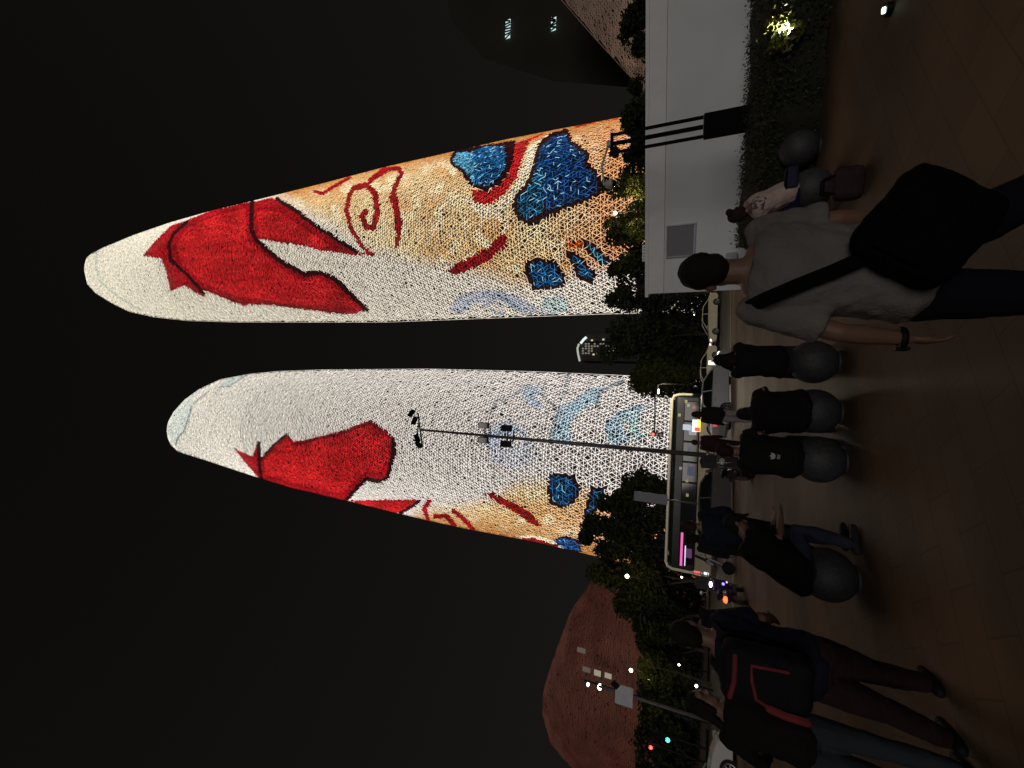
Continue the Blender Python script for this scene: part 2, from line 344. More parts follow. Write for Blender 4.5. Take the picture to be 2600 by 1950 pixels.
def projection_mat(name, k):
    m = bpy.data.materials.new(name); m.use_nodes = True; nt = m.node_tree; b = nt.nodes['Principled BSDF']
    b.inputs['Base Color'].default_value = (.02, .02, .02, 1); b.inputs['Roughness'].default_value = .6
    at_ = nt.nodes.new('ShaderNodeAttribute'); at_.attribute_name = 'glow'
    nt.links.new(at_.outputs['Color'], b.inputs['Emission Color']); b.inputs['Emission Strength'].default_value = k
    return m
M_projection = projection_mat('lit_lattice', 1.45)  # projected picture put into the bars as their own emission
M_shellblack = mat('dark_glazing', (.004, .004, .005), .5, 0, .2, .2, 0, .15)
SS = np.linspace(-1, 1, 401)
def shell(outl, D, bulge, sp, dz, seam, ncol, side, width, depth, root, mlat, back=True, zmin=0.0, colf=None, joined=False, mbody=None, shrink=.0, keep=(.72, .88), pr=1):
    """outl: outline points of the front edge ring in the photograph; the shell is a lens-plan tower whose edges stand in the plane y = D."""
    W = [at(x, y, D) for x, y in outl]; top = max(range(len(W)), key=lambda i: W[i].z); zt = W[top].z
    La = sorted((p.z, p.x) for p in W[:top+1]); Lb = sorted((p.z, p.x) for p in W[top:])
    za, xa = np.array(La).T; zb, xb = np.array(Lb).T
    if np.mean(xa) > np.mean(xb): za, xa, zb, xb = zb, xb, za, xa
    def ext(z, zz, xx):                          # extend the lowest slope down to the ground
        s = (xx[1]-xx[0])/(zz[1]-zz[0]+1e-9); return np.where(z < zz[0], xx[0]+(z-zz[0])*s, np.interp(z, zz, xx))
    xl = lambda z: ext(np.asarray(z, float), za, xa); xr = lambda z: ext(np.asarray(z, float), zb, xb)
    arc = np.concatenate([[0], np.cumsum(np.hypot(np.diff(SS), np.diff(bulge*(1-SS**2))))]); arc -= arc[-1]/2; A = arc[-1]
    bz = lambda z: bulge*np.clip((zt-np.asarray(z, float))/(.30*zt), .02, 1)**.7
    def surf(z, s, inset=0.0):
        c = (xl(z)+xr(z))/2; h = np.maximum((xr(z)-xl(z))/2-inset, .01)
        return np.stack([c+h*s, D-bz(z)*h*(1-s**2), z], -1)
    P, S, rows = [], [], []
    z = zmin; k = 0; levels = []
    while True:
        q = 1-shrink*min(1, z/(.42*zt)); spz, dzz = sp*q, dz*q
        if z > zt-dzz*.4: break
        levels.append(z)
        h = float((xr(z)-xl(z))/2); L = h*A
        a = (np.arange(-int(L/spz)-1, int(L/spz)+2)+.5*(k % 2))*spz; a = a[np.abs(a) < L-.15*spz]
        ja = (np.random.rand(len(a))-.5)*spz*.54; jz = (np.random.rand(len(a))-.5)*dzz*(.0 if k % seam == 0 else .62)
        zz = np.clip(z+jz, 0, zt-.05)
        s = np.interp(np.clip((a+ja)/max(h, .02), -A, A), arc, SS)
        rows.append((len(P), a/max(L, .01), len(a)))
        for q in range(len(a)): P.append(surf(zz[q], s[q])); S.append(s[q])
        z += dzz; k += 1
    P = np.array(P)
    E, rail = [], []
    for k, (o, ar, n) in enumerate(rows):
        for i in range(n-1):
            if k % seam == 0 or random.random() < keep[0]: E.append((o+i, o+i+1, k))
        if k+1 < len(rows) and n:
            o2, ar2, n2 = rows[k+1]; i = j = 0
            while n2:
                if random.random() < keep[1]: E.append((o+i, o2+j, k))
                if i == n-1 and j == n2-1: break
                if j == n2-1 or (i < n-1 and ar[i+1] < ar2[j+1]): i += 1
                else: j += 1
    # edge rails follow the shell's rim
    nP = len(P); extra = []; zs = np.array(levels)
    for sgn in (-1, 1):
        q0 = None
        for i, zz in enumerate(zs):
            extra.append(surf(zz, float(sgn))); S.append(sgn); q = nP+len(extra)-1
            if q0 is not None: E.append((q0, q, i))
            q0 = q
    P = np.vstack([P, np.array(extra)]); S = np.array(S); E = np.array(E)
    a, b = P[E[:, 0]], P[E[:, 1]]; mid = (a+b)/2; israil = np.where(E[:, 0] >= nP, .45, 1.0)
    h = np.maximum((xr(mid[:, 2])-xl(mid[:, 2]))/2, .05); c = (xl(mid[:, 2])+xr(mid[:, 2]))/2
    s = np.clip((mid[:, 0]-c)/h, -1, 1)
    e = .3; up = np.stack([(c-(xl(mid[:, 2]-e)+xr(mid[:, 2]-e))/2)*1.0, np.zeros(len(c)), np.full(len(c), e)], -1)
    nrm = np.stack([2*bz(mid[:, 2])*s, -np.ones(len(s)), np.zeros(len(s))], -1); nrm -= up*((nrm*up).sum(1)/(up*up).sum(1))[:, None]
    nrm /= np.linalg.norm(nrm, axis=1)[:, None]
    d = b-a; ln = np.linalg.norm(d, axis=1); d = d/np.maximum(ln, 1e-6)[:, None]
    wv = np.cross(d, nrm); wv /= np.maximum(np.linalg.norm(wv, axis=1), 1e-6)[:, None]; wv *= width/2*((1-shrink*np.clip(mid[:, 2:3]/(.42*zt), 0, 1))**1.5)
    wv *= israil[:, None]; dp = nrm*depth
    co = np.stack([a-wv, a+wv, b+wv, b-wv, a-wv+dp, a+wv+dp, b+wv+dp, b-wv+dp], 1)   # n,8,3
    col = colf(mid) if colf else art(proj(mid), side)
    FQ = np.array([[4, 5, 6, 7], [0, 4, 7, 3], [5, 1, 2, 6]])
    org = np.array(root.location)
    row = E[:, 2]//(seam*pr); cl = np.clip(((s+1)/2*ncol).astype(int), 0, ncol-1); key = row*ncol+cl
    if joined: key = key*0
    for kx in np.unique(key):
        m = key == kx
        if m.sum() < 20: continue
        v = (co[m]-org).reshape(-1, 3); nb = int(m.sum())
        f = (np.arange(nb)[:, None, None]*8+FQ[None]).reshape(-1, 4)
        me = bpy.data.meshes.new('lattice_panel'); me.from_pydata(v.tolist(), [], f.tolist()); me.materials.append(mlat)
        if colf is None or mlat is M_projection:
            ca = me.color_attributes.new('glow', 'FLOAT_COLOR', 'POINT')
            cc = np.concatenate([col[m], np.ones((nb, 1))], 1); ca.data.foreach_set('color', np.repeat(cc, 8, 0).astype(np.float32).ravel())
        link('lattice_panel', me, root)
    if back:                                       # closed dark body just behind the lattice
        bm = BM(); zs = np.linspace(zmin-.1, zt-.4, 60); grid = []
        for zz in zs:
            c = float(xl(zz)+xr(zz))/2; hh = max(float(xr(zz)-xl(zz))/2-.35, .02); r = []
            for i in range(24):
                q = i/24*2-1 if False else None
            for i in range(17):
                q = -1+2*i/16; r.append(V(c+hh*q, D+.45-float(bz(zz))*hh*(1-q*q), zz)-root.location)
            for i in range(1, 16):
                q = 1-2*i/16; r.append(V(c+hh*q, D+.45+float(bz(zz))*hh*(1-q*q), zz)-root.location)
            r.append(r[0].copy()); grid.append(r)
        vs = quadgrid(bm, grid); bm.faces.new(vs[-1][:-1])
        bmesh.ops.recalc_face_normals(bm, faces=bm.faces)
        obj('shell_body', bm, mbody or M_shellblack, root)
    return surf, xl, xr, zt

RT_IN = [(1640,795),(1533,797),(1238,808),(980,818),(602,818),(475,814),(391,805),(328,791),(285,770),(243,744),(222,721),(213,681)]
RT_OUT = [(220,655),(232,645),(260,630),(340,597),(433,565),(539,535),(644,510),(813,468),(980,424),(1149,386),(1280,356),(1406,331),(1569,300),(1640,287)]
tw = thing('shell_tower', 'taller right hand tower with a lit lattice showing a gold painted face and red hat', 'tower', (20, 62, 0))
shell(RT_IN+RT_OUT, 62, .55, .60, .52, 3, 4, 1, .060, .045, tw, M_projection, shrink=.26, keep=(.94, .985), pr=2)
LT_IN = [(1740,958),(1593,954),(1362,944),(1181,939),(1080,937),(814,939),(705,943),(633,950),(561,963),(507,988),(470,1014),(441,1046),(427,1072),(423,1093)]
LT_OUT = [(426,1110),(434,1129),(452,1146),(525,1169),(633,1205),(742,1238),(886,1272),(1080,1319),(1181,1341),(1362,1375),(1470,1401),(1740,1465)]
tw2 = thing('shell_tower', 'shorter left hand tower with a mostly white lit lattice behind the tall lamp mast', 'tower', (-14, 66, 0))
shell(LT_IN+LT_OUT, 66, .55, .62, .54, 3, 4, -1, .062, .045, tw2, M_projection, shrink=.26, keep=(.95, .985), pr=2)

# low side shells, washed by two added floodlights
M_latred = mat('red_lattice', (.30, .11, .075), .6, 0, .25, .3)
M_latpink = mat('pale_lattice', (.40, .32, .27), .6, 0, .25, .3)
ls = thing('shell_hall', 'low red lit shell hall at the far left behind the trees', 'building', (-62, 84, 0))
LS = [(1660,1330),(1580,1395),(1500,1479),(1451,1549),(1420,1631),(1399,1691),(1381,1751),(1375,1800),(1384,1836),(1399,1887),(1436,1932),(1520,2010),(1640,2090)]
shell(LS, 84, .45, .62, .30, 6, 6, 0, .12, .12, ls, M_latred, zmin=0, pr=3, keep=(.97, .97), mbody=mat('red_shell_body', (.16, .052, .036), .8, 0, .3, .2), colf=lambda m: np.zeros((len(m), 3)))
rs = thing('shell_hall', 'low pale brown shell hall at the right edge above the trees', 'building', (46, 56, 0))
RS = [(1690,290),(1584,176),(1505,90),(1426,0),(1360,-90),(1330,-180),(1380,-260),(1500,-330),(1690,-380)]
shell(RS, 58, .45, .55, .32, 6, 6, 0, .12, .12, rs, M_latpink, zmin=0, pr=3, keep=(.93, .95), mbody=mat('pale_shell_body', (.05, .04, .035), .8, 0, .3, .2), colf=lambda m: np.zeros((len(m), 3)))
def floodlight(label, loc, aim, col, W, size=50):  # unseen lamps, added to colour and brighten the side halls
    t = thing('floodlight', label, 'floodlight', loc)
    q = (Vector(aim)-Vector(loc)).to_track_quat('-Z', 'Y').to_matrix()
    bm = BM(); box(bm, V(0, 0, .55), (.42, .3, .3), 0, .03, q); obj('lamp_head', bm, M_black, t)
    bm = BM(); cyl(bm, V(0, 0, 0), V(0, 0, .45), .03); obj('post', bm, M_black, t)
    L = bpy.data.lights.new('added_flood_beam', 'SPOT'); L.energy = W; L.color = col; L.spot_size = math.radians(size); L.spot_blend = .6; L.shadow_soft_size = .15
    o = link('added_flood_beam', L, t, q @ V(0, 0, -.2)+V(0, 0, .55)); o.rotation_euler = q.to_euler()
M_black = mat('black_metal', (.004, .004, .005), .6, 0, .2, 5, 0, .2)
floodlight('added black floodlight throwing red light on the left shell hall', (-27, 52, 0), (-46, 80, 13), (1, .24, .12), 900, 75)
floodlight('added black floodlight throwing warm light on the right shell hall', (27, 46, 0), (44, 55, 14), (1, .72, .52), 5500, 95)
# lit windows in the left hall
M_win_w = emat('lit_window_pale', (.42, .36, .32), .14); M_win_b = emat('lit_window_bright', (.8, .75, .6), .28)
def pane(parent, c, w_, h_, m, name='window', t=.12):
    bm = BM(); box(bm, V(*c)-parent.location, (w_, t, h_)); return obj(name, bm, m, parent)
for (x, y, a, b, m) in ((1476,1651,.8,1.4,M_win_w),(1489,1700,.8,1.3,M_win_w),(1517,1709,.9,1.1,M_win_b),(1544,1716,.8,1.1,M_win_b)):
    pane(ls, at(x, y, 71), a, b, m)

# unlit neighbour on the right with two lit slots
dk = thing('dark_block', 'unlit dark building at the upper right with two lit slot windows', 'building', (47, 78, 0))
bm = BM(); o = dk.location
prof = [at(x, y, 78)-o for x, y in ((1690,230),(1400,205),(1230,150),(1150,60),(1120,-60),(1130,-260),(1690,-420))]
fr = [bm.verts.new(p) for p in prof]; bk = [bm.verts.new(p+V(24, 30, -6)) for p in prof]
bm.faces.new(fr); bm.faces.new(bk[::-1])
for i in range(len(fr)): bm.faces.new((fr[i], bk[i], bk[(i+1) % len(fr)], fr[(i+1) % len(fr)]))
bmesh.ops.recalc_face_normals(bm, faces=bm.faces); obj('wall', bm, mat('dark_facade', (.027, .0265, .0225), .8, 0, .15, .1, 0, .1), dk)
M_slot = emat('lit_slot', (.62, .86, .85), .9); M_slotbar = M_black
for (x0, y0, x1, y1) in ((1284,51,1295,97),(1400,43,1411,77)):
    a, b = at((x0+x1)/2, y1, 77.6), at((x0+x1)/2, y0, 77.6); hh = (at(x0, y0, 77.6)-at(x1, y0, 77.6)).length
    bm = BM(); box(bm, (a+b)/2-o, ((b-a).length, .2, hh), 0); ow = obj('window', bm, M_slot, dk)
    bm = BM()
    for i in range(7):
        p = a.lerp(b, (i+.5)/7)-o; box(bm, p+V(0, -.16, 0), (.28, .1, hh*1.25), 0, 0, Matrix.Rotation(random.uniform(-.9, .9), 3, 'Y'))
    obj('mullion', bm, M_slotbar, ow)

# distant high-rise between the towers
hr = thing('high_rise', 'distant dark high rise with a lit crown line between the two towers', 'building', at(1768, 880, 230)*1.0)
hr.location.z = 0; o = hr.location
M_hr = mat('dusk_concrete', (.05, .055, .06), .7, 0, .2, .05); M_line = emat('crown_light', (.75, .8, .62), .55); M_dot = emat('far_window', (.7, .65, .5), .22); M_dotb = emat('far_window_bright', (1, .85, .5), .7)
c0, c1 = at(1472, 917, 230), at(1472, 872, 230); zt = c0.z
bm = BM(); box(bm, V((c0.x+c1.x)/2-o.x, 9, zt/2), (abs(c1.x-c0.x), 18, zt), 0, .3); obj('wall', bm, M_hr, hr)
c2, c3 = at(1490, 868, 230), at(1490, 846, 230)
bm = BM(); box(bm, V((c2.x+c3.x)/2-o.x, 7, c2.z/2), (abs(c3.x-c2.x), 14, c2.z), 0, .3); obj('wing', bm, M_hr, hr)
bm = BM(); tube(bm, [at(1472, 917, 229.5)-o, at(1468, 900, 229.5)-o, at(1466, 885, 229.5)-o, at(1470, 873, 229.5)-o], .55, 6, cap=False)
obj('crown_light', bm, M_line, hr)
bm = BM(); tube(bm, [at(1474, 872, 229.5)-o, at(1482, 862, 229.5)-o, at(1489, 856, 229.5)-o], .7, 6, cap=False); obj('crown_light', bm, emat('crown_light_white', (.9, 1, 1), .9), hr)
wm = bpy.data.meshes.new('window'); bmw = BM(); box(bmw, (0, 0, 0), (.8, .3, 1.0)); bmw.to_mesh(wm); bmw.free(); wm.materials.append(M_dot)
wb = wm.copy(); wb.materials.clear(); wb.materials.append(M_dotb)
for i in range(15):
    for j in range(5):
        if random.random() < .62:
            p = at(1480+i*7.5, 897-j*6, 229.8); link('window', wm, hr, p-o)
for x, y in ((1503,864),(1532,862),(1538,895),(1539,900),(1507,900)): link('window', wb, hr, at(x, y, 229.6)-o)
for k in range(7): link('window', wb if k < 2 else wm, hr, at(1548+k*7, 889, 229.6)-o)

# ------------------------------------------------------------------ trees
M_bark = mat('bark', (.05, .04, .03), .9, 0, .3, 6, .4)
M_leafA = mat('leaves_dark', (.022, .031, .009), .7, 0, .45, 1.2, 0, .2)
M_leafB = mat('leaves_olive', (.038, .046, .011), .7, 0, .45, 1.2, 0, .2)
def leafcloud(center_list, n, size, squash=1.0):
    v, f = [], []
    for i in range(n):
        c, r = random.choice(center_list)
        d = V(random.gauss(0, 1), random.gauss(0, 1), random.gauss(0, 1)).normalized()*(random.random()**.45)
        p = V(c.x+d.x*r, c.y+d.y*r, c.z+d.z*r*squash)
        s = size*random.uniform(.6, 1.3); a = V(random.gauss(0, 1), random.gauss(0, 1), random.gauss(0, .7)).normalized()
        b = a.cross(V(random.gauss(0, 1), random.gauss(0, 1), random.gauss(0, 1))).normalized(); nn = a.cross(b)
        k = len(v)
        v += [p-a*s, p+b*s*.42-nn*s*.08, p+a*s, p-b*s*.42-nn*s*.08, p+nn*s*.1]
        f += [(k, k+1, k+4), (k+1, k+2, k+4), (k+2, k+3, k+4), (k+3, k, k+4)]
    return v, f
def tree(label, Y, yimg, vtop, rad, n=3200, leaf=.30, m=None, low=.12, group='trees in front of the towers'):
    b = at(1768, yimg, Y); b.z = -.02; top = at(vtop, yimg, Y).z
    t = thing('broadleaf_tree', label, 'tree', b, 0, group)
    zl = top*low; hz = (top-zl)/2; cz = zl+hz
    cl = []
    for i in range(26):
        d = V(random.gauss(0, 1), random.gauss(0, 1), random.gauss(0, 1)).normalized()*(.35+.6*random.random())
        cl.append((V(d.x*rad*.8, d.y*rad*.8, cz+d.z*hz*.85), rad*random.uniform(.2, .42)))
    cl.append((V(0, 0, cz), rad*.6))
    zmax = max(c.z+r for c, r in cl); sc_ = (top-zl)/(zmax-zl)
    cl = [(V(c.x, c.y, zl+(c.z-zl)*sc_), r*sc_) for c, r in cl]
    v, f = leafcloud(cl, int(n*1.7), leaf)
    me = bpy.data.meshes.new('crown'); me.from_pydata([tuple(p) for p in v], [], f); me.materials.append(m or M_leafA); link('crown', me, t)
    bm = BM(); tube(bm, [V(0, 0, -.1), V(.1, 0, zl*.6), V(.0, .1, zl*1.1), V(.05, 0, cz+hz*.4)], [.2, .16, .12, .04], 8)
    for i in range(6):
        a = random.uniform(0, 2*PI); z0 = zl*random.uniform(.8, 1.3); tube(bm, [V(.05, .05, z0), V(math.cos(a)*rad*.35, math.sin(a)*rad*.35, z0+hz*.5), V(math.cos(a)*rad*.7, math.sin(a)*rad*.7, z0+hz*.9)], [.08, .05, .02], 6)
    obj('trunk', bm, M_bark, t, True)
    return t
TR = [ # Y, yimg, vtop, rad, label
 (48, 850, 1522, 4.2, 'tallest dark tree filling the gap between the two towers', 5200),
 (47, 955, 1592, 2.9, 'olive tree at the foot of the left tower above the bus front', 3600),
 (45, 745, 1532, 2.6, 'dark tree at the inner foot of the right tower', 3000),
 (44, 650, 1538, 2.4, 'dark tree at the foot of the right tower above the striped vent', 2800),
 (43, 545, 1536, 2.3, 'tree with a bright yellow lamp among its leaves above the white wall', 2800),
 (41, 455, 1524, 2.3, 'tree behind the white dome camera at the foot of the right tower', 2800),
 (40, 365, 1548, 2.2, 'dark tree behind the top of the black camera post', 2600),
 (39, 275, 1578, 2.2, 'dark tree at the outer corner of the right tower', 2600),
 (38, 175, 1592, 2.2, 'dark tree below the tip of the right shell hall', 2600),
 (37, 85, 1602, 2.2, 'dark tree in front of the right shell hall', 2600),
 (36, 5, 1570, 2.2, 'dark tree at the right border over the white wall', 2600),
 (44, 1255, 1566, 1.9, 'small tree behind the grey street sign and the bus roof', 2200),
 (44, 1325, 1506, 2.3, 'tree over the bus rear covering the left tower corner', 3000),
 (43, 1400, 1468, 2.9, 'tall tree at the outer foot of the left tower', 3600),
 (42, 1480, 1482, 2.6, 'tree with a yellow lamp beside the left tower', 3200),
 (41, 1565, 1552, 2.4, 'dark tree in front of the right end of the red shell hall', 2800),
 (39, 1650, 1606, 2.0, 'low dark tree in front of the red shell hall', 2600),
 (37, 1735, 1622, 2.0, 'lamp lit yellow green tree under the red shell hall', 2600),
 (35, 1835, 1645, 1.9, 'low dark tree beside the traffic lights at the left', 2400),
 (33, 1935, 1650, 1.9, 'low dark tree at the left border over the white car', 2400),
]
for (Y, yi, vt, rd, lb, n) in TR:
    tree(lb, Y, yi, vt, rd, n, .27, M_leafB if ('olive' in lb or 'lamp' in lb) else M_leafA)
# lamps standing among the trees
M_bulb = emat('warm_bulb', (1, .9, .5), 14); M_bulbw = emat('white_bulb', (1, .97, .9), 9)
def path_lamp(label, p, r, W, off, m=None, col=(1, .85, .42), group='path lamps among the trees'):
    t = thing('path_lamp', label, 'lamp', (p.x, p.y, -.02), 0, group)
    bm = BM(); ball(bm, V(0, 0, p.z+.02), r, None, 2); obj('bulb', bm, m or M_bulb, t, True)
    bm = BM(); tube(bm, [V(0, .05, 0), V(0, .05, p.z-r*.5)], [.05, .035], 8); obj('post', bm, M_black, t)
    if W:
        L = bpy.data.lights.new('lamp_light', 'POINT'); L.energy = W; L.color = col; L.shadow_soft_size = .1
        link('lamp_light', L, t, V(off[0], off[1], p.z+off[2]))
path_lamp('bright yellow lamp above the white wall in front of the right tower', at(1562, 541, 38.5), .16, 200, (.2, -.6, -1.1))
path_lamp('yellow lamp in the tree beside the left tower', at(1592, 1463, 37.5), .16, 45, (-.2, -.6, -.6))
path_lamp('yellow lamp under the red shell hall beside lit leaves', at(1602, 1702, 33.5), .13, 60, (.1, -.4, -.9))
def lit_bush(p, r, label):
    t = thing('shrub', label, 'shrub', (p.x, p.y, -.02), 0, 'lamp lit shrubs')
    v, f = leafcloud([(V(random.uniform(-r, r), random.uniform(-.4, .4), p.z+random.uniform(-r, r)*.9), r*.45) for i in range(9)], 420, .16)
    me = bpy.data.meshes.new('foliage'); me.from_pydata([tuple(q) for q in v], [], f); me.materials.append(M_leafG); link('foliage', me, t)
    bm = BM(); tube(bm, [V(0, 0, 0), V(.1, .1, p.z*.5), V(0, 0, p.z)], [.08, .06, .03], 7); obj('stem', bm, M_bark, t)
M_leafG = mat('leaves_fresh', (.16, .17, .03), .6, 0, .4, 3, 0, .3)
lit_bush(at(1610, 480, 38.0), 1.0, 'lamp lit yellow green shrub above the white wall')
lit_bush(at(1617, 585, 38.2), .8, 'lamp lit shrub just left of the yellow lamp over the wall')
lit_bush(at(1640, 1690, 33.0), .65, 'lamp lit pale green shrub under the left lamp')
for (x, y, Y, r, lb) in ((1731,1465,45,.10,'small yellow far lamp behind the bus rear'),(1694,1507,46,.09,'small white far lamp, upper one of a vertical pair behind the scooter'),
        (1694,1532,46,.07,'small white far lamp lower down behind the scooter'),(1677,1452,46,.07,'small white far lamp in the leaves over the bus rear'),
        (1770,1800,30,.07,'small yellow far lamp beside the woman in black'),(1724,1688,36,.08,'small white far lamp above the red backpack'),
        (1768,1742,30,.09,'blue white far lamp beside the hair of the woman'),(1762,790,52,.10,'pale far lamp behind the white taxi'),
        (1710,986,50,.09,'tiny white far lamp in the leaves above the bus front'),(1762,800,52,.09,'second pale far lamp beside the first one behind the taxi')):
    path_lamp(lb, at(x, y, Y), r, 0, (0, 0, 0), M_bulbw, group='small far lamps')

sl_ = at(1674, 992, 30.5); st_ = thing('street_lamp', 'added street lamp lighting the bus front and the taxis', 'street lamp', (sl_.x, sl_.y, -.12))  # lamp added to brighten the bus rim, taxis and kerb
bm = BM(); tube(bm, [V(.5, 0, 0), V(.5, 0, sl_.z-.1), V(.4, 0, sl_.z+.22), V(0, 0, sl_.z+.25)], [.07, .05, .04, .035], 8); obj('pole', bm, M_black, st_, True)
bm = BM(); box(bm, V(-.05, 0, sl_.z+.24), (.5, .2, .08), 0, .03); obj('lamp_head', bm, M_black, st_)
bm = BM(); ball(bm, V(-.05, 0, sl_.z+.17), (.16, .07, .05), None, 2); obj('bulb', bm, M_bulbw, st_)
L = bpy.data.lights.new('lamp_light', 'POINT'); L.energy = 430; L.color = (1, .86, .58); L.shadow_soft_size = .6
link('lamp_light', L, st_, V(-.05, -.1, sl_.z))

# ------------------------------------------------------------------ white wall block, vent, hedge, post
M_white = mat('painted_wall', (.80, .82, .86), .7, 0, .06, .6, .06, .3, 25)
M_trim = mat('pale_trim', (.84, .84, .87), .6, 0, .05, 2)
WL, WR = at(1638, 747, 13.2), at(1640, 0, 11.0)
wdir = V(WR.x-WL.x, WR.y-WL.y, 0).normalized(); wn = V(-wdir.y, wdir.x, 0)
WA = math.atan2(wdir.y, wdir.x); WH = (WL.z+WR.z)/2; WLEN = 16
ww = thing('white_building', 'low white flat roofed building behind the hedge at the right', 'building', (WL.x, WL.y, 0), WA)
bm = BM(); box(bm, (WLEN/2, 2.0, WH/2-.02), (WLEN, 4.0, WH), 0, .01); obj('wall', bm, M_white, ww)
bm = BM(); box(bm, (WLEN/2-.03, 2.0, WH-.05), (WLEN+.12, 4.12, .10), 0, .008); obj('roof_edge', bm, M_trim, ww)
bm = BM(); box(bm, (WLEN/2, -.02, WH-.31), (WLEN-.02, .05, .42), 0, .004); obj('fascia', bm, M_trim, ww)
def on_wall(x, y):                                # local (along, up) on the wall's front face for a photo point
    r = ray(x, y); p0 = np.array([WL.x, WL.y, 0]); nn = np.array([wn.x, wn.y, 0])
    t = ((p0-np.array([0, 0, EYE]))@nn)/(r@nn); q = r*t+np.array([0, 0, EYE])
    return (q-p0)@np.array([wdir.x, wdir.y, 0]), q[2]
a0, z0 = on_wall(1765, 650); a1, z1 = on_wall(1691, 573)
vt = bpy.data.objects.new('vent', None); C.objects.link(vt); vt.parent = ww; vt.location = ((a0+a1)/2, 0, (z0+z1)/2)
vw, vh = abs(a1-a0), abs(z1-z0)
M_vent = mat('grey_louvre', (.40, .40, .44), .5, .2, .1, 3)
bm = BM()
for s in (-1, 1):
    box(bm, (s*(vw/2-.02), -.03, 0), (.04, .05, vh)); box(bm, (0, -.03, s*(vh/2-.02)), (vw-.08, .05, .04))
obj('frame', bm, M_vent, vt)
bms = BM(); box(bms, (0, 0, 0), (vw-.08, .012, .05), 0, 0, Matrix.Rotation(.6, 3, 'X')); sme = bpy.data.meshes.new('slat'); bms.to_mesh(sme); bms.free(); sme.materials.append(M_vent)
ns = 14
for i in range(ns): link('slat', sme, vt, (0, -.02, -vh/2+.05+(vh-.1)*(i+.5)/ns))
a0, z0 = on_wall(1870, 662); a1, z1 = on_wall(1843, 642)
bm = BM(); box(bm, ((a0+a1)/2, -.09, (z0+z1)/2), (abs(a1-a0), .18, abs(z1-z0)), 0, .01); obj('meter_box', bm, M_vent, ww)
bx = at(1634, 643, 13.9)
rb = thing('roof_unit', 'small pale box standing on the roof of the white building', 'box', (bx.x, bx.y, WH)); rb.rotation_euler = (0, 0, WA)
bm = BM(); box(bm, (0, 0, .10), (.5, .3, .2), 0, .02); obj('casing', bm, M_trim, rb)
bm = BM()
for i in range(5): box(bm, (-.18+i*.09, -.155, .10), (.05, .012, .14))
obj('grille', bm, M_vent, rb)

# hedge in front of the wall
M_hedge = mat('hedge_leaves', (.035, .045, .012), .6, 0, .5, 2.5, 0, .3)
h0, h1 = gnd(2079, 330), gnd(2165, -10); hb = (h1-h0).normalized()
hd = V(wdir.x, wdir.y, 0); hn = V(wn.x, wn.y, 0)
hg = thing('hedge', 'long clipped dark green hedge along the white building', 'hedge', (h0.x, h0.y, 0))
def hedge_pt(a, dpt, z): return h0-hd*1.7+hd*a+hb*0+hn*dpt+V(0, 0, z)
bm = BM(); HL, HT, HD = 10.5, .78, 3.2
grid = []
for i in range(40):
    a = HL*i/39; r = []
    for (d_, z_) in ((0, 0), (-.02, .3), (.03, .62), (.2, .74), (1.2, .76), (2.6, .8), (HD, .74), (HD, 0)):
        q = hedge_pt(a, d_-.32*a*0, z_)-hg.location; q += V(noise.noise(q*2.1), noise.noise(q*2.3+V(5, 5, 5)), noise.noise(q*1.9+V(9, 2, 1)))*.13; r.append(q)
    grid.append(r)
quadgrid(bm, grid); obj('branches', bm, mat('hedge_core', (.012, .013, .006), .9), hg)
v, f = [], []
for i in range(42000):
    a = random.random()*HL
    if random.random() < .3: d_, z_ = random.gauss(.0, .04), random.random()*.74
    else: d_, z_ = random.random()*HD, .76+random.gauss(0, .07)+.05*noise.noise(V(a*1.5, d_ if (d_ := random.random()*HD) else 0, 0))
    p = hedge_pt(a, d_, z_)-hg.location; s = random.uniform(.016, .038)
    A_ = V(random.gauss(0, 1), random.gauss(0, 1), random.gauss(.8, 1)).normalized(); B_ = A_.cross(V(random.gauss(0, 1), random.gauss(0, 1), random.gauss(0, 1))).normalized(); k = len(v)
    v += [p-A_*s, p+B_*s*.45, p+A_*s, p-B_*s*.45]; f.append((k, k+1, k+2, k+3))
me = bpy.data.meshes.new('foliage'); me.from_pydata([tuple(q) for q in v], [], f); me.materials.append(M_hedge); link('foliage', me, hg)
# uplight shrub inside the hedge
def hedge_front(x, y, d):
    r = ray(x, y); t_ = (np.array(h0-V(0, 0, EYE))@np.array(hn)+d)/(r@np.array(hn)); return Vector(r*t_+np.array([0, 0, EYE]))
up = hedge_front(2012, 95, -.12); ut = thing('garden_spotlight', 'lit garden spotlight among bright leaves in the hedge', 'spotlight', (up.x, up.y, up.z-.12))
ul_dir = (hedge_front(1978, 68, -.12)-up).normalized(); q = ul_dir.to_track_quat('Z', 'Y').to_matrix()
bm = BM(); cyl(bm, V(0, 0, .06), V(0, 0, .06)+ul_dir*.12, .05); obj('housing', bm, M_black, ut)
bm = BM(); cyl(bm, V(0, 0, .06)+ul_dir*.12, V(0, 0, .06)+ul_dir*.135, .046); obj('lens', bm, emat('spot_lens', (1, .98, .85), 25), ut)
bm = BM(); cyl(bm, V(0, .05, -.15), V(0, 0, .06), .012); obj('spike', bm, M_black, ut)
L = bpy.data.lights.new('spot_beam', 'SPOT'); L.energy = 230; L.color = (1, .96, .72); L.shadow_soft_size = .03; L.spot_size = math.radians(115); L.spot_blend = .7
o = link('spot_beam', L, ut, V(0, 0, .06)+ul_dir*.15); o.rotation_euler = ul_dir.to_track_quat('-Z', 'Y').to_euler()
bp_ = hedge_front(1988, 74, -.06); ub = thing('shrub', 'bright spotlit leafy shrub standing out of the hedge', 'shrub', (bp_.x, bp_.y, 0))
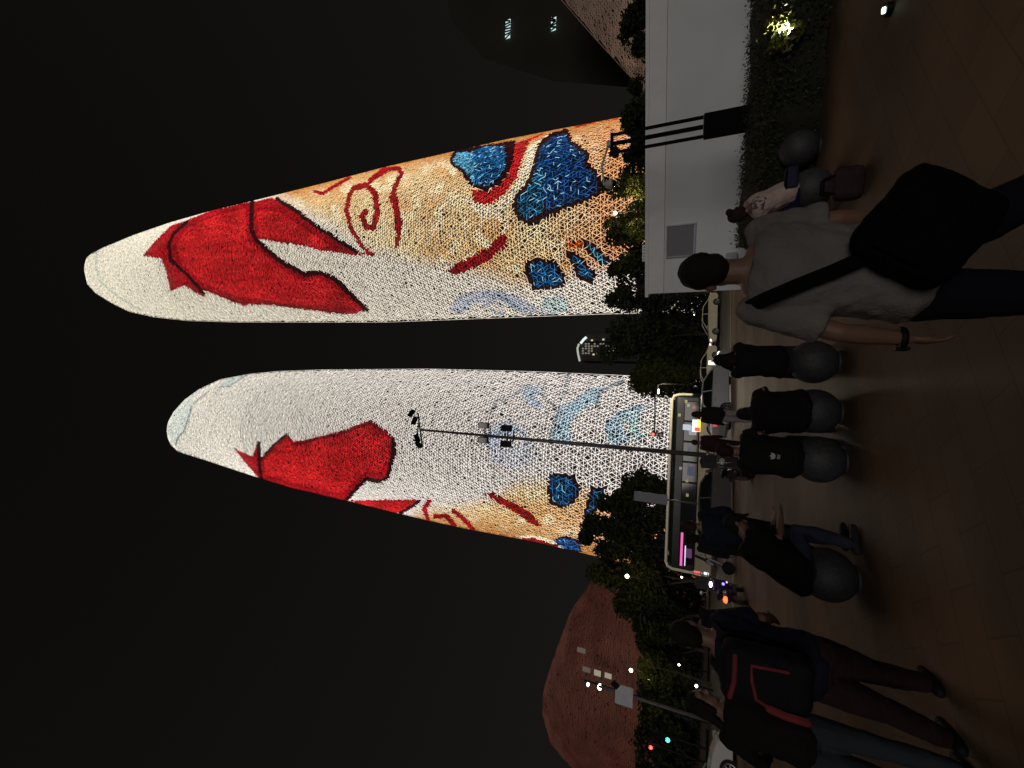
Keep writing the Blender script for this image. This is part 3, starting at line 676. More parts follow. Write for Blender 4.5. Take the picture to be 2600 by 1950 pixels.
v, f = leafcloud([(V(random.uniform(-.24, .26), random.uniform(-.06, .1), bp_.z+random.uniform(-.2, .17)), .10) for i in range(18)], 1300, .034)
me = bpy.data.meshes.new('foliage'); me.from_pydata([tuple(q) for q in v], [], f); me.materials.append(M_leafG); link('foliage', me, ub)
bm = BM(); tube(bm, [V(hn.x*.2, hn.y*.2, 0), V(hn.x*.2, hn.y*.2, bp_.z*.6), V(0, 0, bp_.z)], [.02, .015, .006], 6); obj('stem', bm, M_bark, ub)
g2 = gnd(2264, 22); gl = thing('ground_light', 'small lit ground light on the plaza at the right border', 'ground light', g2)
bm = BM(); cyl(bm, V(0, 0, 0), V(0, 0, .05), .06); obj('housing', bm, M_black, gl)
bm = BM(); box(bm, V(-.02, -.03, .07), (.05, .03, .03), 0, .005); obj('lens', bm, emat('ground_lens', (.8, 1, .8), 3), gl)

# black three-rod camera post with a white dome camera
pp = at(1905, 300, 9.9); pl = thing('camera_post', 'black post with a thick base and three slim rods before the white wall', 'post', (pp.x, pp.y, 0), math.radians(-8))
P_MAT = mat('post_black', (.003, .003, .004), .8, 0, .2, 5, 0, .1)
ztop = 3.55; zb = (at(1786, 345, 9.9)).z
bm = BM(); box(bm, (0, 0, zb/2), (.46, .22, zb), 0, .012); obj('base_box', bm, P_MAT, pl)
bm = BM(); box(bm, (0, 0, zb+.006), (.40, .16, .012)); obj('cap_plate', bm, mat('post_cap', (.12, .1, .095), .5), pl)
for i, xo in enumerate((-.195, 0, .195)):
    bm = BM(); box(bm, (xo, 0, (zb+ztop)/2+.01), (.055 if i != 1 else .075, .07, ztop-zb), 0, .006); obj('rod', bm, P_MAT, pl)
bm = BM(); box(bm, (0, 0, ztop+.04), (.46, .12, .06), 0, .008); obj('top_plate', bm, P_MAT, pl)
cd = thing('dome_camera', 'white dome camera hanging from a bracket at the top of the black post', 'camera', pl.matrix_basis @ V(0, 0, ztop+.07))
M_cam = mat('camera_white', (.55, .52, .5), .4, 0, .05, 5)
cpos = at(1556, 466, 9.8)-cd.location
bm = BM(); box(bm, V(0, 0, .04), (.12, .12, .10), 0, .01); tube(bm, [V(0, 0, .05), V(cpos.x*.5, cpos.y*.5, cpos.z+.28), V(cpos.x, cpos.y, cpos.z+.2)], [.026, .024, .022], 8); obj('bracket', bm, M_cam, cd, True)
bm = BM(); ringloft(bm, [(cpos+V(0, 0, z_), V(1, 0, 0), V(0, 1, 0), r_, r_) for z_, r_ in ((.18, .03), (.16, .075), (.03, .11), (0, .11))]); obj('housing', bm, M_cam, cd, True)
bm = BM(); ball(bm, cpos+V(0, 0, 0), (.085, .085, .085)); obj('dome', bm, glassmat('camera_dome'), cd, True)

# ------------------------------------------------------------------ tall lamp mast, street sign, traffic lights
M_pole = mat('mast_grey', (.12, .115, .12), .45, .4, .15, 2)
mp = at(1850, 1161, 22.3); mast = thing('lamp_mast', 'tall slim lamp mast with floodlights in front of the left tower', 'lamp mast', (mp.x, mp.y, 0))
mtop = at(1066, 1091, 22.3); MH = mtop.z
lean = V(mtop.x-mp.x, 0, 0)
def mz(z): return V(lean.x*z/MH, 0, z)
bm = BM(); tube(bm, [mz(0), mz(MH*.5), mz(MH)], [.12, .095, .06], 12, cap=False); obj('pole', bm, M_pole, mast, True)
bm = BM(); cyl(bm, mz(0), mz(.35), .2); obj('base', bm, M_pole, mast)
def flood(parent, p, aim, size):
    q = aim.to_track_quat('Y', 'Z').to_matrix(); bm = BM(); box(bm, p, size, 0, .03, q); o = obj('floodlight', bm, M_black, parent)
    bm = BM(); box(bm, p+q @ V(0, size[1]*.5+.01, 0), (size[0]*.86, .02, size[2]*.8), 0, 0, q); obj('lamp_glass', bm, glassmat('lamp_glass'), o)
bm = BM()
cyl(bm, mz(MH-.3)+V(-1.05, 0, .05), mz(MH-.3)+V(1.05, 0, .5), .05); cyl(bm, mz(MH-.05)+V(-.5, -.25, .1), mz(MH-.05)+V(.5, .25, .3), .04)
obj('top_arm', bm, M_black, mast)
for (dx, dz_, ax) in ((-.95, .35, -.6), (-.55, .5, -.3), (.55, .75, .3), (1.0, 1.0, .6)):
    flood(mast, mz(MH-.3)+V(dx, -.05, dz_-.05), V(ax, -.5, -.3).normalized(), (.55, .14, .30))
for (x, yl) in ((1231, (1080, 1117)), (1289, (1087, 1127))):
    z_ = at(x, 1105, 22.3).z; bm = BM(); xs = [at(x, y, 22.3).x-mp.x for y in yl]
    box(bm, V(sum(xs)/2, 0, z_), (abs(xs[1]-xs[0])+.3, .06, .06)); box(bm, V(sum(xs)/2, 0, z_-.35), (abs(xs[1]-xs[0])*.8, .05, .05)); obj('cross_arm', bm, M_black, mast)
    for xx in xs: flood(mast, V(xx, -.06, z_+.06), V(0, -1, -.25).normalized(), (.34, .3, .62))
sg = at(1810, 1284, 23); st = thing('street_sign', 'narrow grey blue sign plate on a pole against the tree by the bus', 'sign', (sg.x, sg.y, -.02))
s0, s1 = at(1609, 1268, 23), at(1694, 1269, 23)
bm = BM(); tube(bm, [V(0, 0, 0), V(s1.x-sg.x, 0, s0.z)], [.055, .045], 8, cap=False); obj('pole', bm, M_pole, st, True)
bm = BM(); box(bm, V(s1.x-sg.x, -.07, (s0.z+s1.z)/2), (.50, .06, s0.z-s1.z), 0, .015); obj('plate', bm, mat('sign_blue_grey', (.20, .21, .26), .5, 0, .08, 3), st)
def signal(label, p, lit, lens_col, arm=None, base=None):
    t = thing('traffic_light', label, 'traffic light', (p.x, p.y, -.1))
    z = p.z+.1; bm = BM(); box(bm, V(0, 0, z), (.36, .25, 1.0), 0, .03); h_ = obj('housing', bm, M_black, t)
    for i in range(3):
        c = V(0, -.14, z+.32-i*.32); bm = BM(); cyl(bm, c, c+V(0, -.03, 0), .12); obj('lens', bm, lens_col if i == lit else glassmat('dark_lens'), t)
        bm = BM(); tube(bm, [c+V(-.13, -.08, .05), c+V(0, -.1, .14), c+V(.13, -.08, .05)], .02, 6); obj('visor', bm, M_black, t)
    bm = BM()
    if arm is not None:
        aw = arm-t.location; cyl(bm, V(0, .1, z+.2), V(aw.x, .1, z+.3), .06); tube(bm, [V(aw.x, .1, 0), V(aw.x, .1, z+.4)], [.13, .1], 8)
    else: tube(bm, [V(0, .16, 0), V(0, .16, z+.4)], [.07, .06], 8)
    obj('pole', bm, M_black, t)
M_rl = emat('red_lens', (1, .05, .03), 7); M_gl = emat('green_lens', (.05, 1, .6), 5)
signal('traffic light showing red on a long arm in front of the left tower', at(1668, 1103, 40), 0, M_rl, at(1668, 1000, 40))
signal('traffic light showing green beside the left tree', at(1681, 1869, 27), 2, M_gl)
signal('small traffic light showing red at the far left', at(1665, 1898, 31), 0, M_rl)
# white notice board on a leaning street lamp
nb = [at(x, y, 21) for x, y in ((1562,1735),(1607,1748),(1606,1798),(1559,1784))]
c = sum(nb, V(0, 0, 0))/4; bt = thing('notice_board', 'white square notice board on a pole below the red shell hall', 'notice board', (c.x, c.y+.1, -.02))
bm = BM(); box(bm, V(0, -.1, c.z), ((nb[0]-nb[3]).length, .06, (nb[0]-nb[1]).length), 0, .01); obj('board', bm, mat('board_white', (.62, .64, .68), .5, 0, .1, 4), bt)
bm = BM(); box(bm, V(.42, -.145, c.z+.42), (.3, .03, .35), 0, 0, Matrix.Rotation(.6, 3, 'Y')); obj('speaker', bm, M_black, bt)
bm = BM(); tube(bm, [V(0, 0, 0), V(0, 0, c.z+1.2)], [.08, .06], 8); obj('pole', bm, M_pole, bt, True)
sp_ = at(1493, 1738, 24); ll = thing('street_lamp', 'twin headed street lamp lit before the red shell hall', 'street lamp', (at(1525, 1740, 24).x, 24, -.02))
pz = at(1493, 1738, 24)-ll.location; pz2 = at(1523, 1744, 24)-ll.location
bm = BM(); tube(bm, [V(0, 0, 0), V(0, 0, pz.z+.2)], [.08, .05], 8); tube(bm, [V(0, 0, pz.z+.15), V(pz.x, 0, pz.z+.1)], .03, 6); tube(bm, [V(0, 0, pz2.z+.15), V(pz2.x, 0, pz2.z+.1)], .03, 6); obj('pole', bm, M_black, ll)
bm = BM(); ball(bm, pz, (.10, .10, .07)); obj('bulb', bm, emat('cool_bulb', (.85, .92, 1), 8), ll); bm = BM(); ball(bm, pz2, (.16, .14, .12)); obj('bulb', bm, emat('warm_bulb_street', (1, .9, .7), 12), ll)

# ------------------------------------------------------------------ dark shrubbery along the foot of the towers
sh = BM(); sh.free()
cl = []
for i in range(150):
    x = -46+78*i/149+random.uniform(-.4, .4); hgt = (2.4 if -15 < x < -.5 else 6.2)+1.2*noise.noise(V(x*.21, 3, 1))
    cl += [(V(x, 50.5+random.uniform(-.8, .8), hgt*q), random.uniform(.7, 1.1)) for q in (.12, .3, .5, .7, .92)]
v, f = leafcloud(cl, 34000, .33)
me = bpy.data.meshes.new('shrubbery'); me.from_pydata([tuple(p) for p in v], [], f); me.materials.append(M_leafA)
tag(link('shrubbery', me), kind='stuff')

# ------------------------------------------------------------------ vehicles
M_glass = glassmat('car_glass'); M_tyre = mat('tyre', (.008, .008, .008), .8); M_rim = mat('alloy', (.35, .35, .34), .35, .7, .1, 3)
M_head = emat('head_lamp', (1, .98, .9), 1.6); M_tail = emat('tail_lamp', (1, .08, .05), .9); M_headoff = mat('lamp_clear', (.55, .55, .55), .15, 0, .05, 3)
def paint(n, c, r=.28): return mat(n, c, r, .1, .05, 2, 0, .5)
def wheel(parent, c, r, w_, side):
    w0 = bpy.data.objects.new('wheel', None); C.objects.link(w0); w0.parent = parent; w0.location = c
    bm = BM(); cyl(bm, V(0, -w_/2, 0), V(0, w_/2, 0), r, 24); o = obj('tyre', bm, M_tyre, w0)
    bm = BM(); y = side*(w_/2+.004); cyl(bm, V(0, y-.02*side, 0), V(0, y, 0), r*.22, 12)
    for i in range(7):
        a = 2*PI*i/7; box(bm, V(math.cos(a)*r*.4, y, math.sin(a)*r*.4), (r*.6, .02, r*.14), 0, 0, Matrix.Rotation(-a, 3, 'Y'))
    tube(bm, [V(math.cos(2*PI*i/16)*r*.68, y, math.sin(2*PI*i/16)*r*.68) for i in range(17)], r*.06, 5, cap=False)
    obj('rim', bm, M_rim, w0)
def car(label, loc, rz, pm, lit=False, L=4.6, group='cars in the road'):
    t = thing('parked_car', label, 'car', loc, rz, group); k = L/4.6
    pr = [(-2.28,.34),(-2.3,.62),(-2.2,.9),(-1.9,1.0),(-1.3,1.0),(0,.98),(1.0,.95),(1.7,.84),(2.1,.7),(2.28,.52),(2.28,.3),(2.1,.2),(-2.1,.2)]
    bm = BM(); rows = []
    for yy, sc2, dz in ((-.87, .965, .0), (-.84, .985, 0), (-.72, 1, 0), (0, 1.0, .02), (.72, 1, 0), (.84, .985, 0), (.87, .965, .0)):
        rows.append([bm.verts.new(V(x*k*sc2, yy, .55+(z-.55)*(sc2 if abs(yy) < .8 else sc2*.94)+dz*(z > .8))) for x, z in pr])
    n = len(pr)
    for r in range(len(rows)-1):
        for i in range(n):
            j = (i+1) % n; bm.faces.new((rows[r][i], rows[r][j], rows[r+1][j], rows[r+1][i]))
    bm.faces.new(rows[0][::-1]); bm.faces.new(rows[-1]); bmesh.ops.recalc_face_normals(bm, faces=bm.faces)
    obj('body', bm, pm, t, False)
    gh = [(-1.75,.98,.74),(-1.05,1.38,.60),(-.3,1.44,.59),(.35,1.39,.60),(1.2,.95,.74)]
    bm = BM(); a = [bm.verts.new(V(x*k, -h, z)) for x, z, h in gh]; b = [bm.verts.new(V(x*k, h, z)) for x, z, h in gh]
    bm.faces.new(a); bm.faces.new(b[::-1])
    for i in range(len(gh)):
        j = (i+1) % len(gh); bm.faces.new((a[j], a[i], b[i], b[j]))
    bmesh.ops.recalc_face_normals(bm, faces=bm.faces); obj('window', bm, M_glass, t)
    bm = BM()
    box(bm, V(-.36*k, 0, 1.435), (1.15*k, 1.14, .03), 0, .012)
    for s in (-1, 1):
        tube(bm, [V(gh[0][0]*k, s*.745, .98), V(gh[1][0]*k, s*.61, 1.39), V(gh[2][0]*k, s*.6, 1.445), V(gh[3][0]*k, s*.61, 1.4), V(gh[4][0]*k, s*.745, .95)], .035, 6)
        tube(bm, [V(-.3*k, s*.765, .98), V(-.32*k, s*.605, 1.43)], .03, 5)
    obj('roof', bm, pm, t)
    for x in (-1.38, 1.38):
        for s in (-1, 1):
            bm = BM(); cyl(bm, V(x*k, s*.80, .33), V(x*k, s*.862, .33), .38, 24); obj('wheel_arch', bm, M_tyre, t)
            wheel(t, V(x*k, s*.80, .31), .31, .18, s)
    for s in (-1, 1):
        bm = BM(); ball(bm, V(2.1*k, s*.66, .68), (.16, .17, .09), None, 2); obj('headlight', bm, M_head if lit else M_headoff, t)
        bm = BM(); box(bm, V(-2.24*k, s*.66, .82), (.08, .3, .14), 0, .02); obj('taillight', bm, M_tail, t)
        bm = BM(); ball(bm, V(.95*k, s*.92, 1.0), (.09, .1, .07), None, 2); obj('mirror', bm, pm, t)
        for xx in (-.95, .1):
            bm = BM(); box(bm, V(xx*k, s*.875, .82), (.18, .02, .03), 0, .006); obj('door_handle', bm, M_rim, t)
    bm = BM(); box(bm, V(2.26*k, 0, .45), (.05, 1.1, .16), 0, .01); obj('grille', bm, M_black, t)
    bm = BM(); box(bm, V(2.29*k, 0, .56), (.012, .44, .1)); obj('number_plate', bm, mat('plate_blue', (.05, .1, .3), .5), t)
    return t
MP_cream, MP_silver, MP_dark, MP_white = paint('cream_paint', (.80, .74, .56)), paint('silver_paint', (.62, .64, .70)), paint('dark_paint', (.12, .11, .12)), paint('white_paint', (.68, .68, .68))
def rz_(p, z=-.12): return (p.x, p.y, z)
cA = at(1812, 812, 42.5); car('cream taxi at the right end of the far lane behind the big tree gap', rz_(cA), KA*.35+PI, MP_cream, True)
cB = at(1812, 948, 40.5); car('cream taxi half hidden behind the silver grey car', rz_(cB), KA*.35+PI, MP_cream)
cC = gnd(1853, 1000); car('silver grey car at the kerb with a glaring headlight', rz_(cC), KA, MP_silver, True, 4.5)
cD = gnd(1857, 1268); car('dark grey car at the kerb behind the street sign pole', rz_(cD), KA, MP_dark, False, 4.6)
cE = gnd(1868, 1955)-kd*1.45+kn*.5; car('white car cut by the left border behind the woman in black', rz_(cE), KA, MP_white)

# bus
b0, b1 = at(1706, 1000, 33.5), at(1690, 1440, 33.5); BL = b0.x-b1.x; BH = (b0.z+b1.z)/2+.12
bus = thing('bus', 'long bus with a cream roof rim passing behind the parked cars', 'bus', ((b0.x+b1.x)/2, 34.7, -.12), .02)
M_busbody = mat('bus_body', (.40, .34, .26), .4, 0, .08, 1); M_rimc = mat('bus_rim', (.95, .90, .74), .35, 0, .05, 1); M_busdark = mat('bus_dark', (.012, .016, .016), .25, 0, .1, 1)
bm = BM(); box(bm, V(0, 0, .85), (BL, 2.5, 1.1), 0, .06); obj('lower_body', bm, M_busbody, bus)
bm = BM(); box(bm, V(0, 0, 2.23), (BL-.1, 2.46, BH-1.52), 0, .2); obj('upper_body', bm, M_busdark, bus)
bm = BM(); hx = BL/2-.03
for s in (-1, 1):
    y = s*1.24
    tube(bm, [V(-hx-.02, y, .5), V(-hx-.02, y, 2.2), V(-hx, y, BH-.45), V(-hx+.12, y, BH-.16), V(-hx+.45, y, BH-.02), V(0, y, BH), V(hx-.45, y, BH-.02), V(hx-.12, y, BH-.16), V(hx, y, BH-.5), V(hx+.02, y, 2.0)], .10, 6)
box(bm, V(0, 0, BH+.0), (BL-.9, 2.44, .1), 0, .03)
obj('roof_rim', bm, M_rimc, bus)
WN = 8; ww_ = (BL-1.0)/WN
lit = {0: emat('led_violet', (.6, .2, .7), .08), 4: emat('cabin_blue', (.25, .3, .5), .10), 5: emat('cabin_grey', (.4, .38, .45), .12), 6: emat('cabin_white', (.6, .62, .75), .3)}
for i in range(WN):
    x = -BL/2+.5+ww_*(i+.5)
    fr = BM()
    for sx in (-1, 1): box(fr, V(x+sx*(ww_/2-.04), -1.245, 1.95), (.06, .03, 1.06))
    for zz in (1.45, 2.45): box(fr, V(x, -1.245, zz), (ww_-.14, .03, .05))
    fo = obj('window', fr, M_black, bus)
    bm = BM(); box(bm, V(x, -1.238, 1.95), (ww_-.14, .012, .96)); obj('pane', bm, M_glass, fo)
    if i in lit:
        bm = BM(); box(bm, V(x+.1, -1.25, 1.85), (ww_*.45, .012, .5), 0, .004); obj('lit_panel', bm, lit[i], fo)
# bright strips and advert seen in the windows
def bus_pt(x, y, dy): q = at(x, y, 34.7-1.27)-bus.location; return V(q.x, dy, q.z)
for (y0, y1, xx, m, th) in ((1352, 1436, 1730, emat('led_pink', (1, .16, .55), .8), .16), (1385, 1436, 1739, emat('led_white', (.75, .8, 1), 1.0), .07)):
    a, b = bus_pt(xx, y0, -1.27), bus_pt(xx+1, y1, -1.27); bm = BM(); box(bm, (a+b)/2, ((a-b).length, .02, th), 0, .004); obj('led_strip', bm, m, bus)
for (x0, x1, y0, y1, m) in ((1758, 1770, 1066, 1098, emat('advert_white', (.8, .9, 1), 1.1)), (1770, 1778, 1066, 1098, emat('advert_yellow', (1, .85, .1), 1.3)), (1764, 1777, 1086, 1096, emat('advert_red', (1, .08, .05), 1.2)), (1734, 1754, 1078, 1094, emat('screen_pale', (.5, .62, .75), .7))):
    a, b = bus_pt(x0, y0, -1.275), bus_pt(x1, y1, -1.275); dyy = -.004*(x0 == 1764)
    bm = BM(); box(bm, (a+b)/2+V(0, dyy, 0), (abs(a.x-b.x), .02, abs(a.z-b.z)), 0, .003); obj('lit_advert', bm, m, bus)
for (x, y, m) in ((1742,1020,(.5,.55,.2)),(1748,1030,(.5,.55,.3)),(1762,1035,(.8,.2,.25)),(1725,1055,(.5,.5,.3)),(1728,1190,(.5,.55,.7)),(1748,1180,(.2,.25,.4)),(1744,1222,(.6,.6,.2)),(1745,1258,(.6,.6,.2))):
    p = bus_pt(x, y, -1.262); bm = BM(); box(bm, p, (.22, .02, .18), 0, .004); obj('painted_reflection', bm, emat('reflection_glow', m, .28), bus)  # glowing tabs painted as lamp reflections on the bus windows
for x in (-BL/2+2.6, BL/2-2.4):
    for s in (-1, 1): wheel(bus, V(x, s*1.14, .48), .48, .26, s)
bm = BM(); box(bm, V(-BL/2-.02, -1.0, 1.05), (.06, .34, .7), 0, .01); box(bm, V(-BL/2+.05, -1.26, 1.15), (.28, .03, .5), 0, .01); obj('taillight', bm, emat('bus_tail', (1, .12, .14), 1.1), bus)
bm = BM(); box(bm, V(-BL/2+.1, -1.27, .62), (.24, .04, .3), 0, .02); obj('side_lamp', bm, emat('bus_side', (.75, .95, .85), 1.8), bus)
bm = BM(); box(bm, V(BL/2+.02, 0, 1.95), (.05, 2.2, 1.3), 0, .02); obj('windscreen', bm, M_glass, bus)

# scooters
def scooter(label, loc, rz, pm, lights=False):
    t = thing('motor_scooter', label, 'scooter', loc, rz, 'scooters parked on the plaza edge')
    for x in (-.62, .62): wheel(t, V(x, 0, .23), .23, .11, -1)
    bm = BM(); tube(bm, [V(.62, 0, .23), V(.5, 0, .62), V(.42, 0, .98)], [.04, .05, .05], 8); box(bm, V(.5, 0, .66), (.07, .36, .5), 0, .03, Matrix.Rotation(-.3, 3, 'Y')); box(bm, V(.05, 0, .3), (.7, .3, .08), 0, .02); obj('frame', bm, pm, t)
    bm = BM(); tube(bm, [V(-.75, 0, .55), V(-.5, 0, .55), V(-.2, 0, .45)], [.12, .17, .12], 10); obj('tail_body', bm, pm, t, True)
    bm = BM(); tube(bm, [V(-.7, 0, .76), V(-.4, 0, .75), V(-.12, 0, .72)], [.11, .13, .1], 10, .6); obj('seat', bm, M_black, t, True)
    bm = BM(); tube(bm, [V(.34, -.34, 1.06), V(.42, -.15, 1.02), V(.42, .15, 1.02), V(.34, .34, 1.06)], .018, 6); obj('handlebar', bm, M_rim, t)
    for s in (-1, 1):
        bm = BM(); ball(bm, V(.36, s*.3, 1.22), (.02, .08, .055), None, 2); tube(bm, [V(.38, s*.25, 1.05), V(.36, s*.29, 1.2)], .008, 5); obj('mirror', bm, M_rim, t)
    bm = BM(); grid = [[V(.5-.12*k, -.2+.4*i/6, 1.02+.42*k-.06*abs(i-3)/3) for i in range(7)] for k in (0, .5, 1)]; quadgrid(bm, grid); o = obj('windshield', bm, mat('smoked_screen', (.05, .05, .055), .1), t); sd = o.modifiers.new('thick', 'SOLIDIFY'); sd.thickness = .006
    bm = BM(); tube(bm, [V(.56+.02*math.cos(a), .17*math.cos(a*2*PI/12), .86+.17*math.sin(a*2*PI/12)) for a in range(13)], .012, 5, cap=False); obj('trim_ring', bm, M_chrome, t)
    bm = BM(); ball(bm, V(.57, 0, .84), (.05, .11, .08), None, 2); obj('headlight', bm, M_headoff, t)
    bm = BM(); ball(bm, V(-.84, 0, .6), (.05, .10, .065), None, 2); obj('taillight', bm, emat('scooter_tail', (1, .07, .02), 5) if lights else M_tailoff, t)
    if lights:
        bm = BM(); ball(bm, V(-.3, -.2, .98), (.06, .09, .05), None, 2); obj('led_lamp', bm, emat('scooter_white', (.85, .7, 1), 5), t)
        bm = BM(); ball(bm, V(-.05, -.22, .62), (.05, .04, .04), None, 2); obj('led_lamp', bm, emat('scooter_blue', (.15, .15, 1), 4), t)
        bm = BM(); ball(bm, V(.3, -.2, .5), (.05, .03, .03), None, 2); obj('led_lamp', bm, emat('scooter_pink', (.9, .35, .6), 1.5), t)
    bm = BM(); tube(bm, [V(-.1, .12, .2), V(-.2, .24, 0.0)], .012, 6); obj('kickstand', bm, M_rim, t)
    return t
M_chrome = mat('chrome', (.75, .75, .72), .12, 1, .05, 2); M_tailoff = mat('red_reflector', (.3, .01, .01), .2)
M_sc1, M_sc2, M_sc3 = paint('scooter_black', (.05, .05, .055), .2), paint('scooter_grey', (.2, .19, .22), .25), paint('scooter_purple', (.06, .03, .09), .2)
s1 = gnd(1912, 1196); scooter('dark scooter with a shiny front beside the foot of the lamp mast', (s1.x, s1.y, 0), math.radians(-62), M_sc1)
s2 = gnd(1866, 1404); scooter('grey scooter parked before the bus rear', (s2.x, s2.y, 0), math.radians(215), M_sc2)
s3 = gnd(1893, 1512); scooter('scooter with glowing red, blue and white lights at the plaza edge', (s3.x, s3.y, 0), math.radians(97), M_sc3, True)

# ------------------------------------------------------------------ stone balls
M_ball = mat('granite', (.042, .043, .049), .6, 0, .35, 30, .2)
balls = [(gnd(2080, 372), 'loose grey stone ball in front of the hedge'), (gnd(2128, 920), 'grey stone ball under the person photographing with a phone'),
         (gnd(2134, 1047), 'grey stone ball under the hunched long haired person'), (gnd(2146, 1172), 'grey stone ball under the person with the white shirt emblem'), (gnd(2176, 1472), 'grey stone ball under the person in a black cap'), (gnd(2116, 474), 'grey stone ball under the woman in the pale shirt')]
BR = .27
for p, lb in balls:
    t = thing('stone_ball', lb, 'stone ball', (p.x, p.y, 0), 0, 'stone balls along the plaza')
    bm = BM(); ball(bm, V(0, 0, BR-.01), BR, None, 4); obj('sphere', bm, M_ball, t, True)
    bm = BM(); cyl(bm, V(0, 0, 0), V(0, 0, .02), .14, 20); obj('foot_ring', bm, M_ball, t)

# ------------------------------------------------------------------ people
M_skin = mat('skin', (.20, .11, .078), .55, 0, .1, 9); M_eye = mat('eye', (.05, .04, .035), .2)
_mc = {}
def cloth(c, rough=.85):
    if c not in _mc: _mc[c] = mat('cloth', c, rough, 0, .18, 5, .35, .2, 90)
    return _mc[c]
TOR = [(-.16, .10, .085), (0, .165, .115), (.2, .155, .11), (.45, .148, .105), (.7, .165, .118), (.88, .178, .112), (.98, .165, .085), (1.06, .10, .062)]
def person(label, loc, head_=0, H=1.68, hz=None, lean=(0, 0), twist=0, legs=None, arms=None, hair='short', hair_c=(.012, .009, .007), shirt=(.1, .1, .1), sleeve='short', trousers=(.03, .03, .035), leg='long',
           shoes=(.02, .02, .022), headlean=(0, .05), headturn=0, group=None, printat=None, loose=0.0, shw=.175):
    """local frame: x right, y the way the person faces, z up"""
    k = H/1.70; hz = .90*k if hz is None else hz
    t = thing('person', label, 'person', (loc[0], loc[1], 0), head_, group)
    pel = V(0, 0, hz); u = V(lean[0], lean[1], 1).normalized(); chest = pel+u*.53*k
    R0 = V(1, 0, 0); R1 = V(math.cos(twist), math.sin(twist), 0); R1 = (R1-u*R1.dot(u)).normalized()
    un = V(lean[0]*.5+headlean[0], lean[1]*.5+headlean[1], 1).normalized(); neck = chest+u*.03*k; head = neck+un*.142*k
    sh = {s: chest+R1*(shw*k*s)-u*.022*k for s in (-1, 1)}
    if arms is None: arms = {}
    A = {}
    for s in (-1, 1):
        if s in arms: A[s] = [Vector(p) for p in arms[s]]
        else: A[s] = [sh[s]+V(s*.05, .0, -.28)*k, sh[s]+V(s*.06, .05, -.53)*k]
    LG = {}
    for s in (-1, 1):
        hp = pel+R0*(.092*k*s)+V(0, 0, -.03*k)
        if legs: kn_, an = Vector(legs[s][0]), Vector(legs[s][1]); td = Vector(legs[s][2]) if len(legs[s]) > 2 else V(0, 1, 0)
        else: kn_, an, td = V(s*.10, .02, .48)*k, V(s*.11, -.02, .085)*k, V(s*.15, 1, 0)
        LG[s] = (hp, kn_, an, td.normalized())
    def torso(bm, t0, t1, inf, n=18):
        rg = []; L_ = .53*k
        tab = [q for q in TOR if t0 <= q[0] <= t1]
        def val(tt):
            xs = [q[0] for q in TOR]; return np.interp(tt, xs, [q[1] for q in TOR]), np.interp(tt, xs, [q[2] for q in TOR])
        ts = sorted(set([t0, t1]+[q[0] for q in tab]+list(np.linspace(t0, t1, 9))))
        for tt in ts:
            a, b = val(tt); c = pel+u*(tt*L_) if tt >= 0 else pel+V(0, 0, tt*L_)
            R = R0.lerp(R1, max(0, min(1, tt))).normalized(); ax = u if tt > 0 else V(0, 0, 1); R = (R-ax*R.dot(ax)).normalized()
            rg.append((c, R, ax.cross(R), a*k+inf, b*k+inf))
        ringloft(bm, rg, n)
    hq = Matrix.Rotation(headturn, 3, 'Z') @ un.to_track_quat('Z', 'Y').to_matrix()
    # the frame of the head: y forward
    fy = Matrix.Rotation(headturn, 3, 'Z') @ V(0, 1, 0); fy = (fy-un*fy.dot(un)).normalized(); fx = fy.cross(un); hm = Matrix((fx, fy, un)).transposed()
    def hp_(x, y, z): return head+hm @ V(x*k, y*k, z*k)
    # one continuous body
    bm = BM(); torso(bm, -.16, 1.06, -.008)
    tube(bm, [chest+u*.0, neck+un*.03, head-un*.04*k], [.066*k, .058*k, .058*k], 12)
    ball(bm, hp_(0, -.012, .02), (.073*k, .092*k, .098*k), hm); ball(bm, hp_(0, .022, -.052), (.056*k, .066*k, .066*k), hm); ball(bm, hp_(0, .068, -.088), (.026*k, .022*k, .02*k), hm)
    tube(bm, [hp_(0, .082, .012), hp_(0, .104, -.028)], [.009*k, .016*k], 6); tube(bm, [hp_(-.02, .082, -.062), hp_(.02, .082, -.062)], .008*k, 6); tube(bm, [hp_(-.04, .076, .026), hp_(.04, .076, .026)], .011*k, 6)
    for s in (-1, 1): ball(bm, hp_(s*.076, -.008, -.012), (.011*k, .02*k, .033*k), hm, 2)
    for s in (-1, 1):
        e, wv = A[s]; S_ = sh[s]
        tube(bm, [S_, S_.lerp(e, .5), e, e.lerp(wv, .3), wv], [.054*k, .047*k, .04*k, .041*k, .027*k], 10)
        d = (wv-e).normalized(); nrm = d.cross(V(0, 1, 0)); nrm = nrm.normalized() if nrm.length > .2 else V(1, 0, 0); sd = d.cross(nrm)
        pc = wv+d*.055*k; rot = Matrix((sd, nrm, d)).transposed(); ball(bm, pc, (.040*k, .017*k, .056*k), rot, 2)
        for i, (o_, l_) in enumerate(((-.030, .060), (-.010, .072), (.010, .068), (.029, .052))):
            b0_ = pc+sd*o_*k+d*.035*k; b1_ = b0_+d*l_*.6*k-nrm*.006*s; tube(bm, [b0_, b1_, b1_+d*l_*.4*k-nrm*(s*.018*k)], [.0088*k, .0084*k, .007*k], 6)
        tb = pc-sd*.03*k-d*.03*k; tube(bm, [tb, tb-sd*.028*k+d*.02*k, tb-sd*.034*k+d*.05*k], [.012*k, .010*k, .008*k], 6)
        hp, kn_, an, td = LG[s]
        tube(bm, [hp, hp.lerp(kn_, .45), kn_, kn_.lerp(an, .3), kn_.lerp(an, .7), an], [.084*k, .074*k, .053*k, .056*k, .042*k, .036*k], 12)
